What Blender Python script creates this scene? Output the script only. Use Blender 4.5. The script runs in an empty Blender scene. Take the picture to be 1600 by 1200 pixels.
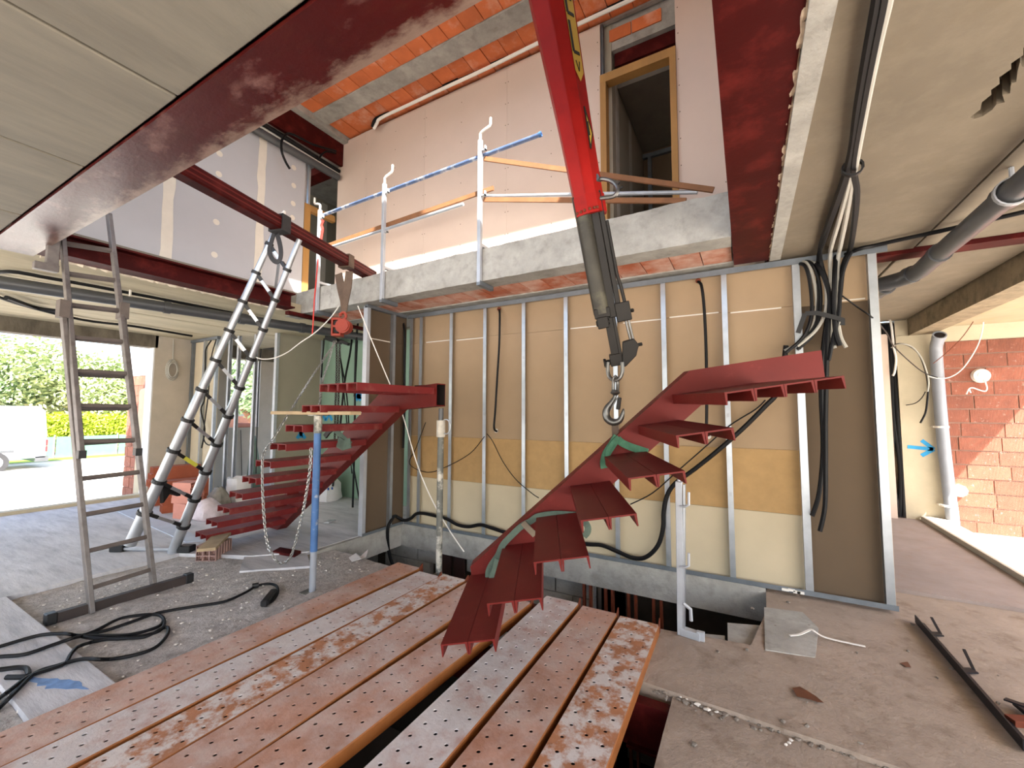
import bpy, bmesh, math, random
from mathutils import Vector, Matrix, noise
from mathutils.geometry import tessellate_polygon
random.seed(7)
PI = math.pi
scene = bpy.context.scene
COL = scene.collection

# ------------------------------------------------------------------ camera
F = 653.0
RW = Matrix(((0.87279657, 0.03058518, 0.48712492),
             (0.48807724, -0.06000483, -0.87073534),
             (0.00259825, 0.99772941, -0.06729994)))
EYE = Vector((0, 0, 1.5))
cam_d = bpy.data.cameras.new('camera')
cam_d.sensor_width = 36.0
cam_d.lens = F / 1600 * 36.0
cam_d.clip_start = 0.02
cam_d.clip_end = 400
cam = bpy.data.objects.new('camera', cam_d)
COL.objects.link(cam)
m4 = RW.to_4x4(); m4.translation = EYE
cam.matrix_world = m4
scene.camera = cam

# ------------------------------------------------------------------ sky, sun, exposure
SUN_DIR = Vector((-0.69, 0.60, -1.0)).normalized()     # the way the light travels
world = bpy.data.worlds.new('World'); scene.world = world
world.use_nodes = True
wn = world.node_tree.nodes; wl = world.node_tree.links
wn.clear()
wo = wn.new('ShaderNodeOutputWorld'); wb = wn.new('ShaderNodeBackground'); ws = wn.new('ShaderNodeTexSky')
ws.sky_type = 'NISHITA'; ws.sun_disc = False
ws.sun_elevation = math.asin(-SUN_DIR.z)
ws.sun_rotation = math.atan2(-SUN_DIR.x, -SUN_DIR.y)
ws.dust_density = 3.0; ws.ozone_density = 1.0; ws.air_density = 1.0
wb.inputs['Strength'].default_value = 0.55
wl.new(ws.outputs['Color'], wb.inputs['Color']); wl.new(wb.outputs['Background'], wo.inputs['Surface'])
sun_d = bpy.data.lights.new('sun', 'SUN'); sun_d.energy = 20.0; sun_d.angle = math.radians(0.6)
sun_d.color = (1.0, 0.965, 0.90)
sun = bpy.data.objects.new('sun', sun_d); COL.objects.link(sun)
sun.rotation_euler = SUN_DIR.to_track_quat('-Z', 'Y').to_euler()
sun.location = (6, -6, 12)
vs = scene.view_settings
vs.view_transform = 'Standard'; vs.look = 'None'; vs.gamma = 1.0; vs.use_curve_mapping = False
vs.exposure = 0.55
scene.cycles.max_bounces = 14; scene.cycles.diffuse_bounces = 10; scene.cycles.glossy_bounces = 4
scene.cycles.use_denoising = True
scene.cycles.sample_clamp_indirect = 8.0

# ------------------------------------------------------------------ helpers
def ray(px, py): return RW @ Vector((px - 800.0, 600.0 - py, -F))
def Pz(px, py, z): d = ray(px, py); return EYE + d * ((z - EYE.z) / d.z)
def Py(px, py, y): d = ray(px, py); return EYE + d * (y / d.y)
def Px(px, py, x): d = ray(px, py); return EYE + d * (x / d.x)
def lerp(a, b, t): return a + (b - a) * t
def V(*a): return Vector(a)
def s2l(c): return c / 12.92 if c <= 0.04045 else ((c + 0.055) / 1.055) ** 2.4
def hexc(h): return tuple(s2l(int(h[i:i + 2], 16) / 255) for i in (0, 2, 4))

def mat(name, col, rough=0.8, metal=0.0, var=0.18, scale=6.0, stain=None, stain2=None, bump=0.0, bscale=40.0,
        rnd=0.0, stretch=(1, 1, 1), wave=None, spec=0.5):
    """procedural material: base colour mottled by noise, up to two stains with their own colour, bump"""
    if isinstance(col, str): col = hexc(col)
    m = bpy.data.materials.new(name); m.use_nodes = True
    nt = m.node_tree; N = nt.nodes; L = nt.links
    b = N['Principled BSDF']
    b.inputs['Roughness'].default_value = rough; b.inputs['Metallic'].default_value = metal
    b.inputs['Specular IOR Level'].default_value = spec
    tc = N.new('ShaderNodeTexCoord'); mp = N.new('ShaderNodeMapping')
    mp.inputs['Scale'].default_value = stretch
    L.new(tc.outputs['Object'], mp.inputs['Vector'])
    oi = N.new('ShaderNodeObjectInfo')
    mul = N.new('ShaderNodeMath'); mul.operation = 'MULTIPLY'; mul.inputs[1].default_value = 37.0
    L.new(oi.outputs['Random'], mul.inputs[0])
    def nz(sc, det=6, ro=0.6):
        n = N.new('ShaderNodeTexNoise'); n.noise_dimensions = '4D'
        n.inputs['Scale'].default_value = sc; n.inputs['Detail'].default_value = det; n.inputs['Roughness'].default_value = ro
        L.new(mp.outputs['Vector'], n.inputs['Vector']); L.new(mul.outputs[0], n.inputs['W'])
        return n
    n1 = nz(scale)
    rp = N.new('ShaderNodeValToRGB')
    lo = tuple(max(0, c * (1 - var)) for c in col) + (1,); hi = tuple(min(1, c * (1 + var)) for c in col) + (1,)
    rp.color_ramp.elements[0].position = 0.3; rp.color_ramp.elements[0].color = lo
    rp.color_ramp.elements[1].position = 0.7; rp.color_ramp.elements[1].color = hi
    L.new(n1.outputs['Fac'], rp.inputs['Fac'])
    out = rp.outputs['Color']
    for st in (stain, stain2):
        if not st: continue
        c2, amt, sc, th = st[:4]; soft = st[4] if len(st) > 4 else 0.08
        if isinstance(c2, str): c2 = hexc(c2)
        n2 = nz(sc, 8, 0.65)
        r2 = N.new('ShaderNodeValToRGB')
        r2.color_ramp.elements[0].position = th - soft; r2.color_ramp.elements[0].color = (0, 0, 0, 1)
        r2.color_ramp.elements[1].position = th + soft; r2.color_ramp.elements[1].color = (amt, amt, amt, 1)
        L.new(n2.outputs['Fac'], r2.inputs['Fac'])
        mx = N.new('ShaderNodeMix'); mx.data_type = 'RGBA'
        L.new(r2.outputs['Color'], mx.inputs['Factor']); L.new(out, mx.inputs['A']); mx.inputs['B'].default_value = tuple(c2) + (1,)
        out = mx.outputs['Result']
    if rnd:
        hs = N.new('ShaderNodeHueSaturation')
        mr = N.new('ShaderNodeMapRange'); mr.inputs['To Min'].default_value = 1 - rnd; mr.inputs['To Max'].default_value = 1 + rnd
        L.new(oi.outputs['Random'], mr.inputs['Value']); L.new(mr.outputs['Result'], hs.inputs['Value'])
        L.new(out, hs.inputs['Color']); out = hs.outputs['Color']
    L.new(out, b.inputs['Base Color'])
    hgt = None
    if bump:
        n3 = nz(bscale, 5, 0.7); hgt = n3.outputs['Fac']
    if wave:
        w = N.new('ShaderNodeTexWave'); w.bands_direction = wave[0]; w.inputs['Scale'].default_value = wave[1]
        w.inputs['Distortion'].default_value = wave[3] if len(wave) > 3 else 0.3
        L.new(tc.outputs['Object'], w.inputs['Vector'])
        if hgt:
            ad = N.new('ShaderNodeMath'); ad.operation = 'ADD'; L.new(hgt, ad.inputs[0]); L.new(w.outputs['Fac'], ad.inputs[1]); hgt = ad.outputs[0]
        else: hgt = w.outputs['Fac']
        bump = max(bump, wave[2])
    if hgt:
        bp = N.new('ShaderNodeBump'); bp.inputs['Strength'].default_value = bump; bp.inputs['Distance'].default_value = 0.02
        L.new(hgt, bp.inputs['Height']); L.new(bp.outputs['Normal'], b.inputs['Normal'])
    return m

class MB:
    """collects shapes in world (or local) coordinates; build() links them as ONE mesh object"""
    def __init__(s): s.v = []; s.f = []
    def add(s, vs, fs):
        o = len(s.v); s.v += [Vector(p) for p in vs]; s.f += [tuple(o + i for i in f) for f in fs]; return s
    def box(s, a, b):
        x0, y0, z0 = a; x1, y1, z1 = b
        return s.add([(x0, y0, z0), (x1, y0, z0), (x1, y1, z0), (x0, y1, z0), (x0, y0, z1), (x1, y0, z1), (x1, y1, z1), (x0, y1, z1)],
                     [(0, 3, 2, 1), (4, 5, 6, 7), (0, 1, 5, 4), (1, 2, 6, 5), (2, 3, 7, 6), (3, 0, 4, 7)])
    def obox(s, c, X, Y, Z):
        """box centred at c with half-axis vectors X, Y, Z"""
        c = Vector(c)
        vs = [c + X * i + Y * j + Z * k for k in (-1, 1) for (i, j) in ((-1, -1), (1, -1), (1, 1), (-1, 1))]
        return s.add(vs, [(0, 3, 2, 1), (4, 5, 6, 7), (0, 1, 5, 4), (1, 2, 6, 5), (2, 3, 7, 6), (3, 0, 4, 7)])
    def bar(s, p, q, w, h, up=(0, 0, 1)):
        p = Vector(p); q = Vector(q); d = (q - p); L = d.length; d.normalize()
        up = Vector(up)
        x = d.cross(up)
        if x.length < 1e-4: x = d.cross(Vector((1, 0, 0)))
        x.normalize(); y = x.cross(d).normalized()
        return s.obox((p + q) / 2, x * (w / 2), d * (L / 2), y * (h / 2))
    def prism(s, poly, vec):
        """extrude a planar polygon (list of 3D points) by vec"""
        n = len(poly); vec = Vector(vec)
        P = [Vector(p) for p in poly]
        tri = tessellate_polygon([P])
        s.add(P + [p + vec for p in P],
              [tuple(t) for t in tri] + [tuple(n + i for i in reversed(t)) for t in tri] +
              [(i, (i + 1) % n, n + (i + 1) % n, n + i) for i in range(n)])
        return s
    def cyl(s, p, q, r, r2=None, n=12, cap=True):
        p = Vector(p); q = Vector(q); d = (q - p).normalized(); r2 = r if r2 is None else r2
        x = d.orthogonal().normalized(); y = d.cross(x)
        vs = [p + (x * math.cos(2 * PI * i / n) + y * math.sin(2 * PI * i / n)) * r for i in range(n)] + \
             [q + (x * math.cos(2 * PI * i / n) + y * math.sin(2 * PI * i / n)) * r2 for i in range(n)]
        fs = [(i, (i + 1) % n, n + (i + 1) % n, n + i) for i in range(n)]
        if cap: fs += [tuple(reversed(range(n))), tuple(range(n, 2 * n))]
        return s.add(vs, fs)
    def pipe(s, p, q, r, t, n=14):
        """open tube with wall thickness t"""
        p = Vector(p); q = Vector(q); d = (q - p).normalized(); x = d.orthogonal().normalized(); y = d.cross(x)
        rings = []
        for c, rr in ((p, r), (q, r), (q, r - t), (p, r - t)):
            rings += [c + (x * math.cos(2 * PI * i / n) + y * math.sin(2 * PI * i / n)) * rr for i in range(n)]
        fs = []
        for k in range(4):
            a = k * n; b2 = ((k + 1) % 4) * n
            fs += [(a + i, a + (i + 1) % n, b2 + (i + 1) % n, b2 + i) for i in range(n)]
        return s.add(rings, fs)
    def tube(s, pts, r, n=8, closed=False):
        pts = [Vector(p) for p in pts]; m = len(pts); vs = []; fs = []
        prev = None
        for k in range(m):
            if closed: d = pts[(k + 1) % m] - pts[k - 1]
            else: d = pts[min(k + 1, m - 1)] - pts[max(k - 1, 0)]
            if d.length < 1e-7: d = Vector((0, 0, 1))
            d.normalize()
            if prev is None: x = d.orthogonal().normalized()
            else:
                x = prev - d * prev.dot(d)
                x = x.normalized() if x.length > 1e-5 else d.orthogonal().normalized()
            prev = x; y = d.cross(x)
            rr = r[k] if isinstance(r, (list, tuple)) else r
            vs += [pts[k] + (x * math.cos(2 * PI * i / n) + y * math.sin(2 * PI * i / n)) * rr for i in range(n)]
        for k in range(m if closed else m - 1):
            a = k * n; b2 = ((k + 1) % m) * n
            fs += [(a + i, a + (i + 1) % n, b2 + (i + 1) % n, b2 + i) for i in range(n)]
        if not closed: fs += [tuple(reversed(range(n))), tuple(range((m - 1) * n, m * n))]
        return s.add(vs, fs)
    def ribbon(s, pts, w, t, nrm):
        """flat strap: pts path, width along w-vectors (single or list), thickness t along nrm"""
        pts = [Vector(p) for p in pts]; nrm = Vector(nrm).normalized(); vs = []
        for k, p in enumerate(pts):
            d = (pts[min(k + 1, len(pts) - 1)] - pts[max(k - 1, 0)]).normalized()
            x = d.cross(nrm)
            x = x.normalized() if x.length > 1e-4 else d.orthogonal().normalized()
            nn = x.cross(d).normalized()
            ww = w[k] if isinstance(w, (list, tuple)) else w
            vs += [p - x * ww / 2 - nn * t / 2, p + x * ww / 2 - nn * t / 2, p + x * ww / 2 + nn * t / 2, p - x * ww / 2 + nn * t / 2]
        fs = []
        for k in range(len(pts) - 1):
            a = 4 * k
            fs += [(a + i, a + (i + 1) % 4, a + 4 + (i + 1) % 4, a + 4 + i) for i in range(4)]
        e = 4 * (len(pts) - 1)
        fs += [(3, 2, 1, 0), (e, e + 1, e + 2, e + 3)]
        return s.add(vs, fs)
    def ball(s, c, r, n=8, m=6, sq=(1, 1, 1), jit=0.0):
        c = Vector(c); vs = []; fs = []
        for j in range(1, m):
            th = PI * j / m
            for i in range(n):
                ph = 2 * PI * i / n; k = 1 + random.uniform(-jit, jit)
                vs.append(c + Vector((math.sin(th) * math.cos(ph) * sq[0], math.sin(th) * math.sin(ph) * sq[1], math.cos(th) * sq[2])) * r * k)
        vs += [c + Vector((0, 0, r * sq[2])), c - Vector((0, 0, r * sq[2]))]
        t = len(vs) - 2
        for j in range(m - 2):
            for i in range(n): fs.append((j * n + i, (j + 1) * n + i, (j + 1) * n + (i + 1) % n, j * n + (i + 1) % n))
        for i in range(n):
            fs.append((t, i, (i + 1) % n)); fs.append((t + 1, (m - 2) * n + (i + 1) % n, (m - 2) * n + i))
        return s.add(vs, fs)
    def build(s, name, m, parent=None, smooth=False, origin=None, bevel=0.0):
        P = s.v
        if parent is not None: o = ORG.get(parent.name, Vector((0, 0, 0)))
        elif origin is not None: o = Vector(origin)
        else:
            xs = [p.x for p in P]; ys = [p.y for p in P]; zs = [p.z for p in P]
            o = Vector(((min(xs) + max(xs)) / 2, (min(ys) + max(ys)) / 2, min(zs)))
        me = bpy.data.meshes.new(name)
        me.from_pydata([p - o for p in P], [], s.f)
        bm = bmesh.new(); bm.from_mesh(me)
        bmesh.ops.recalc_face_normals(bm, faces=bm.faces)
        if bevel:
            bmesh.ops.bevel(bm, geom=[e for e in bm.edges if e.is_manifold and e.calc_face_angle(0) > 0.6], offset=bevel, segments=1, affect='EDGES', clamp_overlap=True)
        bm.to_mesh(me); bm.free()
        if smooth:
            for p in me.polygons: p.use_smooth = True
            try: me.set_sharp_from_angle(angle=math.radians(40))
            except Exception: pass
        me.materials.append(m)
        ob = bpy.data.objects.new(name, me); COL.objects.link(ob)
        if parent is not None: ob.parent = parent; ORG[ob.name] = o
        else: ob.location = o; ORG[ob.name] = o
        return ob
ORG = {}
def tag(o, label, cat, group=None):
    o['label'] = label; o['category'] = cat
    if group: o['group'] = group
    return o
def thing(name, label, cat, loc, group=None, rot=None):
    o = bpy.data.objects.new(name, None); COL.objects.link(o); o.empty_display_size = 0.1
    o.location = loc; ORG[o.name] = Vector(loc)
    if rot is not None:
        m = rot.to_4x4(); m.translation = Vector(loc); o.matrix_world = m; ORG[o.name] = Vector((0, 0, 0))
    return tag(o, label, cat, group)
def struct(o): o['kind'] = 'structure'; return o
def copy_part(src, parent, loc, name=None):
    c = src.copy(); COL.objects.link(c); c.parent = parent; c.location = Vector(loc) - ORG.get(parent.name, Vector((0, 0, 0)))
    return c
def smooth_path(P, n=6):
    P = [Vector(p) for p in P]; out = []
    for i in range(len(P) - 1):
        a = P[max(i - 1, 0)]; b = P[i]; c = P[i + 1]; d = P[min(i + 2, len(P) - 1)]
        for k in range(n):
            t = k / n
            out.append(0.5 * ((2 * b) + (c - a) * t + (2 * a - 5 * b + 4 * c - d) * t * t + (3 * b - a - 3 * c + d) * t ** 3))
    out.append(P[-1]); return out

# ------------------------------------------------------------------ materials
M = {}
M['ceil'] = mat('ceiling_concrete', '736e63', .85, var=.14, scale=2.2, stain=('8d8676', .6, 5, .58, .16), stain2=('5f584d', .45, 9, .66, .1), bump=.12, bscale=25, stretch=(1.6, .35, 1))
M['ceil_l'] = mat('ceiling_concrete_lit', 'b0a58a', .85, var=.14, scale=2.2, stain=('c9bc9c', .6, 5, .58, .12), stain2=('8a7d66', .45, 9, .66, .1), bump=.12, bscale=25, stretch=(1.6, .35, 1))  # brighter copy of the ceiling concrete, bounced daylight put into the colour
M['ceil_r'] = mat('ceiling_concrete_warm', '736858', .85, var=.13, scale=2.0, stain=('8c816f', .4, 7, .6, .14), stain2=('6f624d', .4, 5, .64, .1), bump=.18, bscale=20)
M['conc'] = mat('raw_concrete', '9a9790', .9, var=.2, scale=5, stain=('6d6a62', .55, 9, .6, .1), stain2=('bdbab3', .5, 4, .6, .12), bump=.35, bscale=30)
M['conc_dark'] = mat('stained_concrete', '6d6557', .9, var=.3, scale=5, stain=('3a342b', .7, 7, .55, .12), bump=.3, bscale=25, stretch=(1, 1, .35))
M['conc_brown'] = mat('old_brown_concrete', '86775f', .9, var=.25, scale=5, stain=('4c4232', .6, 8, .58, .1), bump=.3, bscale=25)
M['floor_l'] = mat('screed_floor', 'c4c3c6', .8, var=.14, scale=2.0, stain=('7f8188', .5, 6, .56, .1), stain2=('c2bfc0', .5, 3.5, .6, .12), bump=.3, bscale=14, stretch=(.35, 1.8, 1))
M['rubble'] = mat('gravelly_infill', 'b8b2ad', .95, var=.28, scale=16, stain=('8a8178', .6, 30, .56, .08), stain2=('d0cac4', .55, 24, .62, .06), bump=.9, bscale=55)
M['floor_r'] = mat('dusty_floor', '98887a', .92, var=.16, scale=3, stain=('6a5846', .55, 8, .6, .08), stain2=('a79a8a', .5, 14, .62, .08), bump=.45, bscale=30)
M['floor_far'] = mat('pale_screed', '8f827c', .9, var=.15, scale=3, stain=('8a7468', .45, 8, .6, .1), bump=.3, bscale=20)
M['oxide'] = mat('red_oxide_steel', '3e0a09', .55, spec=.14, var=.18, scale=3, stain=('7d2b25', .35, 6, .6, .1), bump=.05, bscale=30)
M['oxide_worn'] = mat('worn_red_oxide_steel', '400b0a', .30, var=.2, scale=3, stain=('95726a', .45, 4.0, .60, .06), stain2=('4b2317', .6, 9, .62, .08), bump=.12, bscale=25, stretch=(.8, 1.6, 1))
M['stair'] = mat('red_painted_stair', '631b17', .5, spec=.2, var=.1, scale=4, stain=('8e4038', .3, 8, .66, .08), bump=.03, bscale=30)
M['stair_l'] = mat('dusty_red_stair', '6c191a', .5, spec=.3, var=.14, scale=4, stain=('9b6a60', .4, 7, .62, .1), bump=.03, bscale=30)
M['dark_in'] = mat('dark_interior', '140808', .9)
M['board'] = mat('plasterboard_back_paper', '9f876a', .85, var=.05, scale=3, bump=.03, bscale=60)
M['board_lo'] = mat('plasterboard_grey_paper', 'c0b296', .85, var=.05, scale=3, bump=.03, bscale=60)
M['board_band'] = mat('plasterboard_brown_paper', 'ab8a5c', .88, var=.1, scale=10, bump=.03, bscale=60)
M['board_dull'] = mat('plasterboard_dull_brown', '5c4c3a', .88, var=.05, scale=3)  # plain brown board, darker than the other board papers
M['gypsum'] = mat('plasterboard_pink_grey', 'cbb7a8', .85, var=.04, scale=2, bump=.02, bscale=50)
M['gypsum_l'] = mat('plasterboard_cool_grey', 'b0b0b4', .85, var=.04, scale=2, bump=.02, bscale=50)
M['gypsum_g'] = mat('moisture_board_green', '7f9a88', .85, var=.05, scale=3)
M['gypsum_w'] = mat('plasterboard_warm_white', 'b8ab92', .85, var=.06, scale=3)
M['gypsum_k'] = mat('plasterboard_plain_grey', '9a9484', .85, var=.05, scale=3)
M['tape'] = mat('joint_compound', 'd6cfc2', .8, var=.05, scale=8)
M['zinc'] = mat('galvanised_steel', 'b4bac0', .38, .85, var=.12, scale=8)
M['zinc_d'] = mat('dull_galvanised_track', '747a80', .55, .6, var=.15, scale=8)
M['zinc_w'] = mat('bright_galvanised_post', 'aeb2b8', .45, .35, var=.1, scale=8)
M['alu'] = mat('aluminium', 'b9bec4', .36, .75, var=.12, scale=8)
M['ladder'] = mat('worn_grey_ladder', '77716e', .55, .4, var=.22, scale=9, stain=('4a4039', .5, 14, .6, .1))
M['ladder_r'] = mat('ladder_rung_steel', '6a615c', .6, .35, var=.2, scale=9)
M['black'] = mat('black_plastic', '141416', .5, var=.1)
M['cable'] = mat('black_cable', '0d0d0f', .55, var=.15, spec=.25)
M['conduit_g'] = mat('grey_conduit', 'a9a69d', .6, var=.1)
M['white'] = mat('white_plastic', 'e2ded6', .6, var=.06)
M['pvc'] = mat('grey_pvc', '46484b', .35, var=.08)
M['pvc_l'] = mat('light_grey_pvc', '8c919a', .4, var=.08)
M['tile'] = mat('clay_tile', 'c4693a', .8, var=.12, scale=6, stain=('d9b7a2', .55, 4, .62, .1), rnd=.12, bump=.1, bscale=25)
M['tile_b'] = mat('clay_tile_dusty', 'b4613f', .8, var=.15, scale=5, stain=('dcc3b4', .75, 3.2, .53, .12), rnd=.12, bump=.1, bscale=25)
M['brick'] = mat('ribbed_red_brick', '8c5340', .85, var=.18, scale=9, stain=('d8b8aa', .45, 22, .64, .05), rnd=.15, bump=.2, bscale=60, wave=('X', 24, .5, .2))
M['mortar'] = mat('brick_mortar', '93786a', .9, var=.15, scale=12, bump=.3, bscale=40)
M['brick_p'] = mat('pink_hollow_brick', 'c98a7a', .85, var=.08, scale=9, rnd=.06)
M['brick_o'] = mat('terracotta_hollow_brick', '9c5034', .85, var=.12, scale=9, rnd=.08)
M['brick_d'] = mat('dusty_hollow_brick', 'a08078', .9, var=.15, scale=9, wave=('X', 14, .5, .1))
M['plaster'] = mat('cream_plaster', 'b5aa92', .85, var=.08, scale=4, bump=.1, bscale=30)
M['plaster_g'] = mat('grey_plaster', 'b5ab9c', .88, var=.08, scale=4, bump=.1, bscale=30)
M['reveal'] = mat('white_reveal', 'dcdcdc', .8, var=.05)
M['wood'] = mat('pine_wood', 'a0763f', .7, var=.18, scale=5, stain=('9c6b35', .4, 12, .64, .06), stretch=(1, 1, .2))
M['wood_o'] = mat('orange_wood_rail', '7d5230', .7, var=.2, scale=8)
M['wood_p'] = mat('weathered_board', 'b09a7a', .85, var=.2, scale=8)
PLK = dict(bump=.25, bscale=40)
M['pl_brown'] = mat('primer_brown_plank', 'b58a76', .72, var=.16, scale=7, stain=('c3b8b2', .75, 3.6, .53, .14), stain2=('99603f', .65, 5, .58, .1), **PLK)
M['pl_white'] = mat('cement_white_plank', 'c2b8b4', .78, var=.1, scale=7, stain=('a5705a', .7, 5, .57, .09), stain2=('cfc8c4', .6, 12, .56, .08), **PLK)
M['pl_speck'] = mat('cement_spattered_plank', 'a8714f', .75, var=.2, scale=7, stain=('cfc8c3', .9, 11, .50, .06), stain2=('6f4028', .5, 20, .64, .05), **PLK)
M['pl_side'] = mat('rusty_orange_flange', '8f5422', .6, var=.25, scale=8, stain=('5f2c12', .6, 8, .6, .1), bump=.2, bscale=40)
M['rust'] = mat('rusty_steel', '6b3018', .75, .2, var=.3, scale=12)
M['cmu'] = mat('concrete_block', '9d9c98', .95, var=.12, scale=8, stain=('6c6a64', .5, 12, .62, .08), rnd=.08, bump=.4, bscale=40)
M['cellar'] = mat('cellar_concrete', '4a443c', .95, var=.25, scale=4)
M['crane_red'] = mat('crane_red_paint', '8e1712', .45, spec=.12, var=.14, scale=4, stain=('5b0d0c', .4, 5, .64, .1), bump=.03)
M['crane_dk'] = mat('greased_black_steel', '35322b', .38, .5, var=.3, scale=7, stain=('6b6650', .45, 5, .6, .1))
M['crane_bk'] = mat('crane_black_steel', '17130f', .5, .35, var=.3, scale=9)
M['steel'] = mat('forged_steel', '6b6a68', .32, .85, var=.2, scale=12, stain=('3a2f28', .5, 18, .6, .08))
M['yellow'] = mat('yellow_decal', 'c9a63a', .6, var=.08)
M['ink'] = mat('black_print', '1d190c', .7)
M['orange'] = mat('orange_hoist_paint', '8f2c0f', .45, var=.1)
M['chain'] = mat('chain_steel', '9a9a98', .35, .8, var=.15, scale=20)
M['chain_d'] = mat('dark_chain_steel', '3a3836', .45, .7, var=.15, scale=20)
M['sling_g'] = mat('green_webbing', '3f6b53', .85, var=.22, scale=14, bump=.3, bscale=120)
M['sling_d'] = mat('faded_green_webbing', '55655a', .85, var=.2, scale=14, bump=.3, bscale=120)
M['sling_b'] = mat('brown_webbing', '5c4a3c', .85, var=.25, scale=10, bump=.3, bscale=120)
M['strap_k'] = mat('black_strap', '2c2a2a', .8, var=.2, scale=14)
M['redtape'] = mat('red_tape', 'c9352c', .6, var=.15)
M['blue_prop'] = mat('blue_prop_paint', '3f6699', .5, .1, var=.14, scale=9, stain=('b3b7bc', .7, 12, .64, .05))
M['grey_prop'] = mat('plaster_spattered_prop', '6f706a', .6, .4, var=.2, scale=9, stain=('cfcabf', .85, 9, .55, .06))
M['blue_rail'] = mat('blue_striped_rail', '5c6f92', .4, .4, var=.25, scale=10, stain=('d5d8dc', .7, 9, .58, .06))
M['sack'] = mat('white_sack', 'd8d4d2', .8, var=.08, scale=8, bump=.3, bscale=14)
M['sack_g'] = mat('green_print', '4c9a45', .7); M['sack_b'] = mat('blue_print', '2b4f8f', .7)
M['spray'] = mat('blue_spray_paint', '2f93c9', .8, var=.15, scale=12)
M['chalk'] = mat('white_chalk', 'e2dccf', .9)
M['stone'] = mat('pale_chips', 'cfc8bf', .9, var=.15, scale=20)
M['rust_stain'] = mat('spilled_rust_water', '5f3520', .5, var=.3, scale=14)
M['steel_k'] = mat('dark_angle_steel', '26262b', .5, .5, var=.2, scale=8)
M['gravel'] = mat('white_gravel', 'cfc9bf', .95, var=.1, scale=4, bump=.4, bscale=30)
M['asphalt'] = mat('pale_road', 'b8b5b0', .95, var=.08, scale=4)
M['grass'] = mat('grass', '56701f', .9, var=.25, scale=8, bump=.5, bscale=40)
M['leaf'] = mat('tree_leaf', 'a0ad7c', .75, var=.35, scale=1.2)
M['leaf_d'] = mat('dark_tree_leaf', '8fa57c', .75, var=.35, scale=1.2)
M['leaf_y'] = mat('yellow_green_hedge_leaf', 'aab83a', .75, var=.35, scale=2.5)
M['bark'] = mat('bark', '6b4a38', .9, var=.2, scale=8)
M['green_mesh'] = mat('green_fence_mesh', '567f6c', .8, var=.08)
M['van'] = mat('white_van_paint', 'e6e7e9', .3, var=.02)
M['glass_d'] = mat('dark_glass', '20262b', .1)
M['tail'] = mat('red_lamp', 'b3262a', .3)
M['tyre'] = mat('tyre_rubber', '2a2a2c', .8)
M['teal'] = mat('faded_teal_print', '9cc7c9', .7)

# cement slurry dried along the far edge of the wide beam
nt = M['oxide_worn'].node_tree; N = nt.nodes; L = nt.links
b_ = N['Principled BSDF']; src = b_.inputs['Base Color'].links[0].from_socket
tc = N.new('ShaderNodeTexCoord'); sp = N.new('ShaderNodeSeparateXYZ'); L.new(tc.outputs['Object'], sp.inputs[0])
nz_ = N.new('ShaderNodeTexNoise'); nz_.inputs['Scale'].default_value = 6; nz_.inputs['Detail'].default_value = 9; nz_.inputs['Roughness'].default_value = .7
mp_ = N.new('ShaderNodeMapping'); mp_.inputs['Scale'].default_value = (1, 2.2, 1); L.new(tc.outputs['Object'], mp_.inputs[0]); L.new(mp_.outputs[0], nz_.inputs['Vector'])
mr_ = N.new('ShaderNodeMapRange'); mr_.inputs['From Min'].default_value = -.02; mr_.inputs['From Max'].default_value = .16; mr_.inputs['To Min'].default_value = -.25; mr_.inputs['To Max'].default_value = .32
L.new(sp.outputs['Y'], mr_.inputs['Value'])
ad_ = N.new('ShaderNodeMath'); ad_.operation = 'ADD'; L.new(mr_.outputs[0], ad_.inputs[0]); L.new(nz_.outputs['Fac'], ad_.inputs[1])
rr_ = N.new('ShaderNodeValToRGB'); rr_.color_ramp.elements[0].position = .52; rr_.color_ramp.elements[0].color = (0, 0, 0, 1); rr_.color_ramp.elements[1].position = .74; rr_.color_ramp.elements[1].color = (.6, .6, .6, 1)
L.new(ad_.outputs[0], rr_.inputs['Fac'])
mx_ = N.new('ShaderNodeMix'); mx_.data_type = 'RGBA'; L.new(rr_.outputs[0], mx_.inputs['Factor']); L.new(src, mx_.inputs['A']); mx_.inputs['B'].default_value = (.30, .22, .17, 1)
L.new(mx_.outputs['Result'], b_.inputs['Base Color'])

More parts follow.
